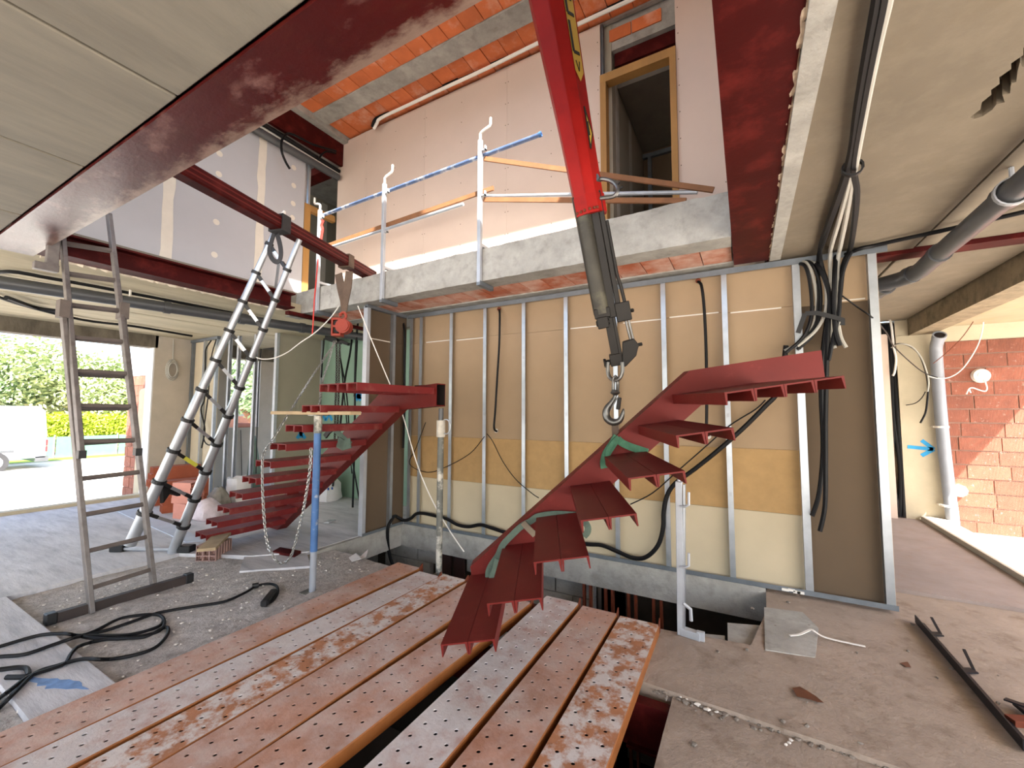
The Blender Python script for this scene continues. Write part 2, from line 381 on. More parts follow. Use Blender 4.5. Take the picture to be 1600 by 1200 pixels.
# ------------------------------------------------------------------ floors
def slab(name, poly, top, thick, m):
    return struct(MB().prism([(x, y, top - thick) for x, y in poly], (0, 0, thick)).build(name, m, origin=(0, 0, 0)))
def rough_slab(name, poly, top, thick, m, step=0.09, amp=0.008):
    """slab whose top is a jittered grid clipped to poly"""
    bm = bmesh.new()
    xs = [p[0] for p in poly]; ys = [p[1] for p in poly]
    vs = [bm.verts.new((x, y, 0)) for x, y in poly]
    bm.faces.new(vs)
    x = min(xs) + step
    while x < max(xs):
        bmesh.ops.bisect_plane(bm, geom=bm.verts[:] + bm.edges[:] + bm.faces[:], plane_co=(x, 0, 0), plane_no=(1, 0, 0)); x += step
    y = min(ys) + step
    while y < max(ys):
        bmesh.ops.bisect_plane(bm, geom=bm.verts[:] + bm.edges[:] + bm.faces[:], plane_co=(0, y, 0), plane_no=(0, 1, 0)); y += step
    for v in bm.verts:
        v.co.z = top + noise.noise(v.co * 2.3) * amp * 1.5 + noise.noise(v.co * 11) * amp
    bmesh.ops.recalc_face_normals(bm, faces=bm.faces)
    r = bmesh.ops.extrude_face_region(bm, geom=bm.faces[:])
    for e in r['geom']:
        if isinstance(e, bmesh.types.BMVert): e.co.z = top - thick
    bmesh.ops.recalc_face_normals(bm, faces=bm.faces)
    me = bpy.data.meshes.new(name); bm.to_mesh(me); bm.free()
    me.materials.append(m)
    o = bpy.data.objects.new(name, me); COL.objects.link(o); ORG[o.name] = Vector((0, 0, 0))
    return struct(o)
floor_left = slab('floor', [(-9.3, -4), (-5.28, -4), (-5.28, 2.24), (-4.55, 2.58), (-4.16, 2.95), (-4.10, 5.2), (-9.3, 5.2)], 0.0, 0.3, M['floor_l'])
floor_strip = slab('floor_strip', [(-5.278, 0.74), (-2.7, 0.72), (-2.7, 1.04), (-5.278, 1.05)], 0.0, 0.3, M['floor_l'])
infill = rough_slab('floor_infill', [(-5.278, 1.052), (-2.7, 1.042), (-2.75, 3.14), (-4.04, 3.2), (-4.15, 2.94), (-4.55, 2.575), (-5.278, 2.235)], -0.035, 0.25, M['rubble'])
infill_near = rough_slab('floor_infill', [(-5.278, -3.9), (-2.7, -3.9), (-2.7, 0.718), (-5.278, 0.738)], -0.035, 0.25, M['rubble'])
floor_right = rough_slab('floor_right', [(-0.62, 2.545), (0.35, 2.50), (2.1, 2.44), (2.1, 4.82), (0.2, 4.85), (0.1, 4.3), (0.09, 3.9), (-0.02, 3.27), (-0.60, 3.2)], -0.03, 0.22, M['floor_r'], .12, .004)
floor_near = rough_slab('floor_near', [(-0.41, -3.9), (2.1, -3.9), (2.1, 2.435), (0.35, 2.495), (-0.40, 2.53)], -0.055, 0.22, M['floor_r'], .12, .005)
floor_behind = slab('floor_behind', [(-2.69, -3.9), (-0.42, -3.9), (-0.42, 0.35), (-2.69, 0.35)], -0.04, 0.22, M['floor_r'])
floor_far = slab('floor_far', [(0.2, 4.855), (2.1, 4.825), (2.1, 8.2), (-4.0, 8.2), (-4.0, 5.25), (0.2, 5.25)], 0.0, 0.25, M['floor_far'])
sill_r = struct(MB().box((2.102, -3.9, -0.2), (2.36, 8.05, 0.055)).build('trim_1', M['plaster_g'], origin=(0, 0, 0)))
sill_l = struct(MB().box((-9.48, -3.9, -0.3), (-9.302, 3.36, 0.05)).build('trim_2', M['plaster'], origin=(0, 0, 0)))
# the blue paint smear on the strip, dusty joint of grey chips along the right floor's edge
mb = MB(); up_ = []; dn_ = []
for k in range(15):
    t = k / 14; c = lerp(V(-3.64, 0.79, 0.0008), V(-3.14, 0.95, 0.0008), t); w = .045 * math.sin(PI * min(1, max(.06, t))) * random.uniform(.6, 1.3)
    up_.append(c + V(0, w, 0)); dn_.append(c - V(0, w * random.uniform(.6, 1.1), 0))
mb.prism(up_ + dn_[::-1], (0, 0, .0008))
smear = mb.build('paint_smear', mat('blue_paint_smear', '6f8fbb', .85, var=.3, scale=20), parent=floor_strip)

# steel edge beams of the floor opening (below the sheets)
tag(MB().box((-4.1, 3.02, -0.26), (-0.6, 3.14, -0.045)).build('steel_beam', M['oxide']), 'dark red steel beam under the far ends of the perforated planks', 'beam')
tag(MB().box((-0.62, 2.38, -0.30), (2.0, 2.50, -0.285)).box((-2.6, 2.41, -0.30), (0.1, 2.48, -0.07)).build('steel_beam', M['oxide']), 'dark red steel beam glimpsed in the gap right of the last plank', 'beam')
# concrete stub blocks at the right end of the open pit
def stub(poly, top, thick, label):
    return tag(MB().prism([(x, y, top - thick) for x, y in poly], (0, 0, thick)).build('concrete_stub', M['conc']), label, 'concrete block')
stub([(0.075, 3.93), (0.33, 3.98), (0.40, 3.75), (0.33, 3.30), (0.06, 3.245)], -0.022, .22, 'rough concrete stub with a broken ridge, right end of the pit')
stub([(-0.17, 3.60), (0.055, 3.68), (0.045, 3.26), (-0.155, 3.24)], -0.06, .3, 'lower concrete stub beside the white clamp post, left of the ridged one')
stub([(-0.36, 3.36), (-0.18, 3.42), (-0.17, 3.23), (-0.36, 3.22)], -0.075, .22, 'small crumbled concrete lump just behind the white clamp post foot')

# ------------------------------------------------------------------ cellar seen through the gaps
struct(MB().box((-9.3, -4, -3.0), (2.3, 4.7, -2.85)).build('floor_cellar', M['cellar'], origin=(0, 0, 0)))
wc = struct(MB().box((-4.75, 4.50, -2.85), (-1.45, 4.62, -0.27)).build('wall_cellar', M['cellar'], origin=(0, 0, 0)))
for r in range(7):
    z1 = -0.285 - r * 0.205; x = -4.7 + (0.2 if r % 2 else 0)
    while x < -1.5:
        w = 0.4
        x1 = min(x + w - .012, -1.47)
        if not (-3.55 < (x + x1) / 2 < -3.05 and r < 5):
            MB().box((x, 4.40 + random.uniform(0, .012), z1 - 0.193), (x1, 4.5, z1)).build('block', M['cmu'], parent=wc)
        x += w
struct(MB().box((-9.3, 4.5, -2.85), (-4.76, 4.6, -0.3)).build('wall_cellar', M['cmu'], origin=(0, 0, 0)))
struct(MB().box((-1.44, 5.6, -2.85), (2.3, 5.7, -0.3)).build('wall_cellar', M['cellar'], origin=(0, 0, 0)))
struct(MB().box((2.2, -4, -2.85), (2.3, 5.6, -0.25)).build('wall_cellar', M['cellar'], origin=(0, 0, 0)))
tag(MB().box((-3.46, 4.33, -1.4), (-3.30, 4.36, -.3)).box((-3.26, 4.34, -1.4), (-3.10, 4.37, -.3)).build('door_leaf', mat('dark_brown_panel', '2a0f0b', .6, var=.3, scale=6)), 'dark brown leaf in the cellar opening below the grey prop', 'door')
for k, x in enumerate((-1.50, -1.27, -1.04, -0.80)):
    t = thing('formwork_post', ['rusty formwork post in the pit, nearest the block wall', 'rusty formwork post in the pit, second from the block wall', 'rusty formwork post in the pit, third from the block wall', 'rusty formwork post in the pit, nearest the white clamp post'][k], 'post', (x, 4.30, -2.85), 'rusty posts in the pit')
    for s in (-1, 1):
        MB().box((x + s * .035 - .012, 4.28, -2.85), (x + s * .035 + .012, 4.33, -.285)).build('rail', M['rust'], parent=t)
    for z in (-0.55, -0.95, -1.35): MB().box((x - .03, 4.29, z - .015), (x + .03, 4.32, z + .015)).build('tie', M['rust'], parent=t)
# concrete ring beam below the partition
bb = MB()
n = 60
bb.box((-4.30, 4.285, -0.285), (0.1, 4.5, -0.001))
struct(bb.build('trim_3', M['conc'], origin=(0, 0, 0)))
struct(MB().box((-4.33, 3.0, -0.285), (-4.09, 4.283, -0.004)).build('trim_4', M['conc'], origin=(0, 0, 0)))

# ------------------------------------------------------------------ lower back wall: studs in front of board backs
WY = 4.30
wb_ = struct(MB().box((-4.08, WY + .075, 0.0), (0.97, WY + .085, 2.84)).build('wall_back', M['gypsum'], origin=(0, 0, 0)))
def board(x0, x1, z0, z1, m, par=wb_, y=WY + .0585):
    MB().box((x0 + .0015, y, z0 + .0015), (x1 - .0015, y + .014, z1 - .0015)).build('board', m, parent=par)
xs = [-4.07, -3.30, -2.25, -1.17, -0.144, 0.41]
for a, b in zip(xs[:-1], xs[1:]):
    board(a, b, 0.0, 0.63, M['board_lo']); board(a, b, 0.63, 1.18, M['board_band'])
    zt = 2.44 + 0.012 * math.sin(a * 3)
    board(a, b, 1.18, zt, M['board']); board(a, b, zt, 2.84, M['board'])
board(0.41, 0.935, 0.0, 2.42, M['board_dull']); board(0.41, 0.935, 2.42, 2.84, M['board'])
# chalky joint line along the upper seam
for a, b in ((-3.78, -3.34), (-3.27, -2.83), (-1.69, -1.22), (-1.1, -0.72), (-0.64, -0.20), (-0.10, 0.30), (0.62, 0.88)):
    z = 2.44 + random.uniform(-.01, .01)
    MB().box((a, WY + .0565, z - .006), (b, WY + .0586, z + .006)).build('seam_filler', M['tape'], parent=wb_)
def stud(x, y0, y1, z0, z1, par, w=.045, axis='x', name='stud', m=None):
    """C-section metal stud: web + two flanges + slot marks"""
    mb = MB()
    if axis == 'x':
        mb.box((x, y0, z0), (x + w, y0 + .003, z1)).box((x, y0 + .003, z0), (x + .003, y1, z1)).box((x + w - .003, y0 + .003, z0), (x + w, y0 + .012, z1))
    else:
        mb.box((x, y0, z0), (x + .003, y0 + w, z1)).box((x + .003, y0, z0), (y1, y0 + .003, z1)).box((x + .003, y0 + w - .003, z0), (x + .012, y0 + w, z1))
    return mb.build(name, m or M['zinc'], parent=par)
for x in (-4.02, -3.845, -3.335, -2.815, -2.275, -1.745, -1.195, -0.71, -0.168):
    stud(x, WY - .004, WY + .055, 0.03, 2.80, wb_)
stud(0.385, WY - .008, WY + .055, 0.03, 2.80, wb_, .055)
stud(0.895, WY - .008, WY + .055, 0.03, 2.80, wb_, .055)
MB().box((-4.06, WY - .012, 0.0), (0.965, WY + .055, 0.003)).box((-4.06, WY - .012, 0.003), (0.965, WY - .009, .04)).build('track', M['zinc_d'], parent=wb_)
MB().box((-4.06, WY - .012, 2.835), (1.02, WY + .055, 2.838)).box((-4.06, WY - .012, 2.785), (1.02, WY - .009, 2.835)).build('track', M['zinc_d'], parent=wb_)
mb = MB()
for x in (-3.845, -3.335, -2.815, -2.275, -1.745, -0.71, -0.168):
    for z in (0.75, 1.46, 2.12): mb.box((x + .012, WY - .007, z), (x + .033, WY - .0035, z + .035))
mb.build('clip', M['zinc_w'], parent=wb_)
mb = MB()
for (px, py) in ((1228, 921), (1238, 922), (1246, 925), (1252, 926)):
    p = Py(px, py, WY - .02); mb.box(p + V(-.03, -.01, -.01), p + V(.02, .006, .008))
mb.build('crumpled_paper', M['white'], parent=wb_)
# return wall towards the camera
wr = struct(MB().box((-4.155, 3.62, 0.0), (-4.145, 4.36, 2.84)).build('wall_return', M['board_dull'], origin=(0, 0, 0)))
MB().box((-4.145, 3.63, 0.0), (-4.132, 4.34, 2.43)).build('board', M['board_dull'], parent=wr)
MB().box((-4.145, 3.63, 2.433), (-4.132, 4.34, 2.84)).build('board', M['board_dull'], parent=wr)
MB().box((-4.132, 3.70, 2.425), (-4.130, 4.05, 2.437)).build('seam_filler', M['tape'], parent=wr)
MB().box((-4.145, 3.60, 0.0), (-4.075, 3.603, 2.82)).box((-4.078, 3.603, 0.0), (-4.075, 3.65, 2.82)).build('stud', M['zinc_w'], parent=wr)
MB().box((-4.130, 4.04, 0.02), (-4.075, 4.043, 2.82)).box((-4.078, 4.043, 0.02), (-4.075, 4.085, 2.82)).build('stud', M['zinc'], parent=wr)
MB().box((-4.13, 3.6, 0.0), (-4.07, 4.29, 0.004)).box((-4.073, 3.6, 0.004), (-4.07, 4.29, .035)).build('track', M['zinc_d'], parent=wr)
MB().box((-4.13, 3.6, 2.80), (-4.07, 4.29, 2.838)).build('track', M['zinc_d'], parent=wr)

# ------------------------------------------------------------------ lower ceilings
ceil = struct(MB().box((-9.4, -4.0, 2.98), (-5.46, 5.3, 3.17)).box((-5.44, -4.0, 2.98), (-0.06, 0.80, 3.17)).box((0.215, -4.0, 2.98), (2.3, 8.2, 3.17)).build('ceiling', M['ceil'], origin=(0, 0, 0)))
def cpanel(x0, x1, y0, y1, z, m):
    MB().box((x0 + .008, y0, z), (x1 - .008, y1, 2.979)).build('panel', m, parent=ceil, bevel=.006)
e = [-5.44, -4.38, -3.20, -2.12, -1.03, -0.065]
for a, b in zip(e[:-1], e[1:]): cpanel(a, b, -4.0, 0.80, 2.862 + random.uniform(-.003, .003), M['ceil'])
e = [-9.3, -8.3, -7.35, -6.4, -5.33]
for a, b in zip(e[:-1], e[1:]): cpanel(a, b, -4.0, 5.2, 2.856 + random.uniform(-.003, .003), M['ceil_l'])
cpanel(1.25, 2.09, -4.0, 4.56, 2.866, M['ceil_r'])
cpanel(0.215, 1.2, 4.76, 8.1, 2.862, M['ceil_r']); cpanel(1.2, 2.09, 4.76, 8.1, 2.862, M['ceil_r'])
cpanel(-4.05, 0.215, 4.76, 8.1, 2.862, M['ceil_r'])
# right-hand panel with the broken-out slot (a real opening into the hollow slab)
top_l = [(1516, 183), (1532, 171), (1534, 160), (1549, 148), (1548, 141), (1562, 131), (1561, 121), (1580, 108), (1580, 99), (1599, 86), (1599, 75), (1615, 64)]
bot_l = [(1636, 104), (1597, 104), (1594, 96), (1590, 112), (1588, 128), (1580, 131), (1578, 146), (1566, 148), (1570, 160), (1557, 163), (1550, 172), (1535, 182), (1522, 186)]
hole = [Pz(x, y, 2.86) for x, y in top_l + bot_l]
outer = [V(.217, -4, 2.86), V(1.244, -4, 2.86), V(1.244, 4.56, 2.86), V(.217, 4.56, 2.86)]
for p in hole: p.x = min(p.x, 1.2)
tri = tessellate_polygon([outer, hole])
allp = outer + hole
mb = MB(); mb.add(allp, [tuple(t) for t in tri])
k0 = len(mb.v); nh = len(hole)
mb.add([p.copy() for p in hole] + [p + V(.01, .015, .115) for p in hole], [(i, (i + 1) % nh, nh + (i + 1) % nh, nh + i) for i in range(nh)])
mb.build('panel', M['ceil_r'], parent=ceil)
def bead(x, ya, yb, z, r, m):
    P_, R_ = [], []; y = ya
    while y < yb:
        P_.append(V(x + random.uniform(-.006, .006), y, z + random.uniform(-.003, .003))); R_.append(r * random.uniform(.55, 1.35)); y += random.uniform(.02, .05)
    MB().tube(P_, R_, 6).build('mortar_bead', m, parent=ceil)['kind'] = 'stuff'
bead(.214, -3.9, 4.2, 2.858, .014, mat('pale_mortar', 'c9b49c', .95, var=.3, scale=20))
bead(-5.335, 1.1, 3.3, 2.855, .020, mat('white_mortar', 'd8ccb8', .95, var=.2, scale=20))
struct(MB().box((.22, -4, 2.83), (.30, 4.24, 2.861)).build('trim_5', M['conc'], origin=(0, 0, 0)))
# concrete lintels over the openings
struct(MB().box((2.10, -4.0, 2.63), (2.36, 8.1, 2.98)).build('lintel_right', M['conc_brown'], origin=(0, 0, 0)))
struct(MB().box((-9.44, -4.0, 2.635), (-9.20, 3.40, 2.98)).build('lintel_left', M['conc_dark'], origin=(0, 0, 0)))
# terrace soffit outside right
struct(MB().box((2.362, -3.0, 2.72), (3.98, 8.1, 2.95)).build('soffit', mat('cream_soffit', 'a3957a', .85, var=.1, scale=3, stain=('b8955f', .5, 8, .62, .1)), origin=(0, 0, 0)))

# ------------------------------------------------------------------ steel beams
def hbeam(name, axis, c, z0, z1, a, b, wf, m, tf=.018, tw=.012):
    mb = MB(); h = wf / 2
    if axis == 'y':
        mb.box((c - h, a, z0), (c + h, b, z0 + tf)).box((c - tw / 2, a, z0 + tf), (c + tw / 2, b, z1 - tf)).box((c - h, a, z1 - tf), (c + h, b, z1))
    else:
        mb.box((a, c - h, z0), (b, c + h, z0 + tf)).box((a, c - tw / 2, z0 + tf), (b, c + tw / 2, z1 - tf)).box((a, c - h, z1 - tf), (b, c + h, z1))
    return mb.build(name, m)
tag(hbeam('steel_beam', 'x', 0.94, 2.85, 3.12, -5.40, -0.065, .265, M['oxide_worn']), 'wide red oxide steel beam with cement streaks crossing the ceiling at upper left', 'beam')
tag(hbeam('steel_beam', 'y', 0.078, 2.845, 3.12, -3.9, 4.25, .27, M['oxide']), 'wide dark red steel beam beside the ceiling conduits, right of the void', 'beam')
tag(hbeam('steel_beam', 'y', -5.215, 2.85, 3.045, 1.075, 3.32, .20, M['oxide']), 'dark red steel beam behind the ladders on the left of the void', 'beam')
tag(MB().box((-5.36, 3.34, 2.80), (-5.28, 4.9, 2.845)).build('steel_beam', M['oxide']), 'thin red steel flange under the left end of the balcony slab', 'beam')
tag(MB().box((0.22, 4.565, 2.83), (2.08, 4.75, 2.978)).build('steel_beam', M['oxide']), 'red steel beam behind the grey drain pipe at right', 'beam')

# ------------------------------------------------------------------ balcony slab with clay pots underneath
SY = 3.548
mb = MB()
NX = 90; xs = [lerp(-5.70, -0.06, i / NX) for i in range(NX + 1)]
prof = []
for x in xs:
    j = noise.noise(V(x * 3.1, 0, 0)) * .012 + noise.noise(V(x * 11, 3, 0)) * .008
    zt = 3.165 + .01 * (x + 5.7) + j
    prof.append([(x, SY + .23, 2.852), (x, SY, 2.852 + noise.noise(V(x * 7, 9, 0)) * .006), (x, SY + .004 + .006 * noise.noise(V(x * 5, 5, 0)), 3.0), (x, SY + .012, zt), (x, SY + .10, zt + .012), (x, SY + .30, 3.185)])
for p in prof: mb.v += [Vector(q) for q in p]
for i in range(NX):
    for k in range(5):
        a = i * 6 + k; mb.f.append((a, a + 1, a + 7, a + 6))
mb.f.append((0, 1, 2, 3, 4, 5)); mb.f.append(tuple(NX * 6 + k for k in range(6)))
mb.box((-5.70, SY + .229, 2.945), (0.2, 8.1, 3.184))
bal = struct(mb.build('balcony_slab', M['conc'], origin=(0, 0, 0)))
MB().box((-5.70, 4.22, 2.862), (-0.06, 4.40, 2.944)).build('rib', M['conc'], parent=bal)
tm = None
x = -5.6
while x < -0.12:
    w = .252
    x1 = min(x + w, -0.065)
    o = MB().box((x + .004, SY + .232, 2.874 + random.uniform(-.003, .003)), (x1 - .004, 4.215, 2.944)).build('tile', M['tile_b'], parent=bal)
    x += w
# ------------------------------------------------------------------ upper floor room
wub = struct(MB().box((-5.66, 4.335, 3.186), (-1.30, 4.36, 5.85)).box((-0.515, 4.335, 3.186), (-0.06, 4.36, 5.95)).build('wall_upper_back', M['zinc_d'], origin=(0, 0, 0)))
for a, b in ((-5.66, -5.02), (-5.02, -3.83), (-3.83, -2.50), (-2.50, -1.30), (-0.515, -0.065)):
    MB().box((a + .001, 4.32, 3.188), (b - .001, 4.334, 5.845)).build('board', M['gypsum'], parent=wub)
mb = MB()
for x in (-5.0, -4.4, -3.81, -3.85, -3.2, -2.52, -2.48, -1.9, -1.33, -0.49, -0.10):
    for k in range(9): mb.cyl((x, 4.3205, 3.4 + k * .28), (x, 4.3185, 3.4 + k * .28), .006, n=6)
mb.build('screw', M['board_dull'], parent=wub)['kind'] = 'stuff'
# roof: rows of clay pots between concrete ribs
roof = struct(MB().box((-5.6, 3.0, 6.02), (0.3, 4.4, 6.2)).box((-5.6, 4.4, 5.91), (0.3, 8.2, 6.2)).build('roof', M['conc'], origin=(0, 0, 0)))
MB().box((-5.52, 3.69, 5.865), (0.28, 3.945, 6.019)).build('rib', M['conc'], parent=roof)
MB().box((-5.52, 3.0, 5.865), (0.28, 3.14, 6.019)).build('rib', M['conc'], parent=roof)
MB().box((-5.52, 4.36, 5.865), (0.28, 4.40, 6.019)).build('rib', M['conc'], parent=roof)
MB().box((-5.60, 3.0, 5.80), (-5.44, 4.36, 6.019)).build('rib', M['conc'], parent=roof)
x = -5.43
while x < .2:
    w = .25
    for (y0, y1) in ((3.145, 3.685), (3.95, 4.355)):
        MB().box((x + .004, y0, 5.885 + random.uniform(-.004, .004)), (x + w - .004, y1, 6.019)).build('tile', M['tile'], parent=roof)
    x += w
struct(MB().box((-5.6, -3.0, 5.88), (0.3, 1.94, 6.1)).build('roof_mask_front', M['conc'], origin=(0, 0, 0)))  # unseen slab added to cut the sun off short of the void
struct(MB().box((-5.6, 1.942, 5.88), (-3.95, 2.998, 6.1)).build('roof_mask_side', M['conc'], origin=(0, 0, 0)))  # unseen slab added to keep sun off the upper left wall
struct(MB().box((0.30, -3.0, 3.18), (0.42, 8.1, 6.1)).build('wall_upper_right', M['gypsum'], origin=(0, 0, 0)))  # unseen wall, run forward to keep sun off the planks
tag(MB().box((-5.60, 0.2, 5.44), (-5.545, 4.33, 5.799)).build('steel_beam', M['oxide']), 'red steel beam high up at the left edge of the clay tile roof', 'beam')
tag(MB().box((-6.6, 4.10, 5.30), (-5.66, 4.30, 5.42)).build('steel_beam', M['oxide']), 'short dark red beam high up behind the black pipe end', 'beam')
struct(MB().box((-7.0, -1.0, 5.45), (-5.61, 6.6, 5.6)).build('ceiling_upper_left', M['conc'], origin=(0, 0, 0)))
# upper left wall with taped joints
wul = struct(MB().box((-5.76, 0.2, 3.02), (-5.665, 3.76, 5.449)).build('wall_upper_left', M['gypsum_l'], origin=(0, 0, 0)))
for (px, py, w) in ((262, 330, .11), (408, 300, .11)):
    y = Px(px, py, -5.665).y
    mb = MB(); zz = 3.02; L_ = []; R_ = []
    while zz < 5.4:
        L_.append((-5.663, y - w / 2 + random.uniform(-.012, .012), zz)); R_.append((-5.663, y + w / 2 + random.uniform(-.012, .012), zz)); zz += .15
    poly = L_ + R_[::-1]
    mb.prism(poly, (.0015, 0, 0)).build('joint_tape', M['tape'], parent=wul)
for (px, py) in ((343, 240), (342, 272), (338, 347), (335, 398), (459, 262), (459, 290), (458, 318), (457, 340)):
    p = Px(px, py, -5.663)
    MB().cyl(p, p + V(.001, 0, 0), .038, n=10).build('filler_patch', M['tape'], parent=wul)
struct(MB().box((-6.8, 6.5, 3.19), (-5.7, 6.6, 5.449)).build('wall_upper_inner', M['gypsum_k'], origin=(0, 0, 0)))
struct(MB().box((-6.9, 3.4, 3.19), (-6.8, 6.5, 5.449)).build('wall_upper_inner', M['gypsum_k'], origin=(0, 0, 0)))
p0 = Px(508, 300, -6.8).y
struct(MB().box((-6.799, p0 - .06, 3.2), (-6.797, p0 + .06, 5.4)).build('joint_strip', M['tape'], origin=(0, 0, 0)))
struct(MB().box((-5.70, 4.4, 3.19), (-5.66, 6.5, 5.85)).build('wall_upper_inner', M['gypsum_k'], origin=(0, 0, 0)))
# wooden door frame of the left room (post and header) with a steel stud above
df = thing('door_frame', 'pine door lining between the two plasterboard walls at upper left', 'door frame', (-5.7, 3.85, 3.18))
MB().box((-5.74, 3.765, 3.17), (-5.66, 3.865, 4.62)).build('post', M['wood'], parent=df)
MB().box((-5.74, 3.867, 4.53), (-5.67, 4.30, 4.63)).build('header', M['wood'], parent=df)
MB().box((-5.72, 3.77, 4.632), (-5.68, 3.80, 5.44)).box((-5.72, 3.83, 4.632), (-5.68, 3.86, 5.44)).build('stud', M['zinc'], parent=df)
# upper door opening in the back wall
fr = thing('door_frame', 'pine door frame in the upper plasterboard wall, right of the crane boom', 'door frame', (-0.9, 4.34, 3.186))
MB().box((-1.30, 4.29, 3.19), (-1.235, 4.40, 5.12)).build('jamb', M['wood'], parent=fr)
MB().box((-0.575, 4.29, 3.19), (-0.515, 4.40, 5.12)).build('jamb', M['wood'], parent=fr)
MB().box((-1.30, 4.29, 5.121), (-0.515, 4.40, 5.215)).build('lintel', M['wood'], parent=fr)
MB().box((-1.30, 4.345, 5.216), (-1.275, 4.40, 5.86)).build('stud', M['zinc_d'], parent=fr)
# room behind the upper door
wi = struct(MB().box((-1.28, 4.41, 3.186), (-1.20, 8.0, 5.90)).build('wall_upper_inner', M['gypsum_k'], origin=(0, 0, 0)))
for y in (4.62, 5.25): MB().box((-1.199, y - .07, 3.19), (-1.197, y + .07, 5.35)).build('joint_tape', mat('grey_tape', 'b5b3ab', .85), parent=wi)
struct(MB().box((-1.19, 4.62, 5.25), (0.29, 8.0, 5.40)).build('ceiling_upper_inner', mat('dark_ceiling', '6b6459', .9, var=.15, scale=4), origin=(0, 0, 0)))
wf = struct(MB().box((-1.19, 6.0, 3.186), (0.29, 6.1, 5.249)).build('wall_upper_far', M['board_dull'], origin=(0, 0, 0)))
MB().box((-1.19, 5.95, 5.14), (0.28, 5.999, 5.2)).build('track', M['zinc_d'], parent=wf)
MB().box((-1.12, 5.95, 3.19), (-1.07, 5.999, 5.139)).build('stud', M['zinc_d'], parent=wf)
lint = struct(MB().box((-1.27, 4.42, 5.56), (0.29, 4.66, 5.9)).build('lintel_upper', M['conc'], origin=(0, 0, 0)))
for (x0, x1) in ((-1.22, -0.98), (-0.97, -0.66)): MB().box((x0, 4.405, 5.66), (x1, 4.419, 5.80)).build('tile', M['tile'], parent=lint)
tag(MB().box((-1.18, 4.47, 5.402), (0.28, 4.58, 5.555)).build('steel_beam', M['oxide']), 'dark red beam above the pine door frame on the upper floor', 'beam')

# ------------------------------------------------------------------ left room walls
WX = -9.2
struct(MB().box((-9.44, 3.36, 0.0), (WX, 4.62, 2.86)).build('wall_left', M['plaster_g'], origin=(0, 0, 0)))
struct(MB().box((-9.46, 3.340, 0.02), (WX - .002, 3.359, 2.634)).build('trim_6', M['reveal'], origin=(0, 0, 0)))
struct(MB().box((-9.44, 4.622, 0.0), (WX, 5.24, 1.165)).build('wall_left', M['plaster_g'], origin=(0, 0, 0)))
struct(MB().box((-9.44, 5.242, 0.0), (WX, 6.6, 2.86)).build('wall_left', M['plaster_g'], origin=(0, 0, 0)))
struct(MB().box((-9.44, 4.622, 2.60), (WX + .02, 5.6, 2.86)).build('lintel_left', M['conc_dark'], origin=(0, 0, 0)))
struct(MB().box((-9.46, 5.222, 1.167), (WX - .002, 5.241, 2.598)).build('trim_7', M['reveal'], origin=(0, 0, 0)))
struct(MB().box((-9.3, 5.3, 0.0), (-4.2, 6.6, -.2)).build('floor', M['floor_l'], origin=(0, 0, 0)))
struct(MB().box((-9.3, 5.3, 2.86), (-4.2, 6.7, 3.05)).build('ceiling', M['ceil'], origin=(0, 0, 0)))
# stub partition of plasterboard
ws_ = struct(MB().box((-9.19, 3.95, 0.0), (-8.25, 3.965, 2.85)).build('wall_partition', M['gypsum_w'], origin=(0, 0, 0)))
for x, m in ((-9.16, 'zinc_d'), (-8.72, 'zinc'), (-8.30, 'zinc')):
    MB().box((x, 3.90, 0.0), (x + .05, 3.903, 2.84)).box((x + .047, 3.903, 0.0), (x + .05, 3.948, 2.84)).build('stud', M[m], parent=ws_)
MB().box((-9.19, 3.895, 2.80), (-8.23, 3.948, 2.848)).build('track', M['zinc_d'], parent=ws_)
# loose metal studs standing in the room
def loose_stud(px, pyb, x, label, w=.05):
    p = Px(px, pyb, x); z0 = 0.0
    t = tag(MB().box((x, p.y, z0), (x + .003, p.y + w, 2.85)).box((x + .003, p.y, z0), (x + .05, p.y + .003, 2.85)).box((x + .003, p.y + w - .003, z0), (x + .05, p.y + w, 2.85)).build('metal_stud', M['zinc_w']), label, 'stud')
loose_stud(347, 740, -8.1, 'galvanised upright stud at the left of the small window, first of the close pair')
loose_stud(361, 740, -7.9, 'galvanised upright stud at the left of the small window, second of the close pair')
loose_stud(388, 740, -7.5, 'single bright metal stud standing in front of the small window')
# grey partition and green moisture board behind the first stair
wg = struct(MB().box((-6.99, 4.25, 0.0), (-6.95, 5.08, 2.85)).build('wall_grey', M['gypsum_k'], origin=(0, 0, 0)))
MB().box((-7.0, 4.20, 0.0), (-6.935, 4.249, 2.84)).build('stud', M['zinc_w'], parent=wg)
MB().box((-6.948, 5.05, 0.0), (-6.935, 5.078, 2.84)).build('stud', M['zinc_w'], parent=wg)
wgr = struct(MB().box((-7.0, 5.1, 0.0), (-4.16, 5.16, 2.85)).build('wall_green', M['gypsum_g'], origin=(0, 0, 0)))
def spray(cx, cy, plane, val, marks, par, r=.018):
    mb = MB()
    for a, b in marks:
        f = (Px if plane == 'x' else Py)
        p = f(cx + a[0], cy + a[1], val); q = f(cx + b[0], cy + b[1], val)
        up = V(1, 0, 0) if plane == 'x' else V(0, 1, 0)
        mb.bar(p, q, r * 2, .002, up)
    return mb.build('spray_mark', M['spray'], parent=par)
spray(471, 675, 'x', -6.947, [((-6, -6), (6, 10)), ((6, -7), (-7, 10)), ((-2, -8), (0, 9))], wg, .03)
spray(510, 652, 'y', 5.098, [((-10, 5), (-6, -5)), ((-6, -5), (-1, 5)), ((-1, 5), (4, -5)), ((4, -5), (9, 5))], wgr, .03)
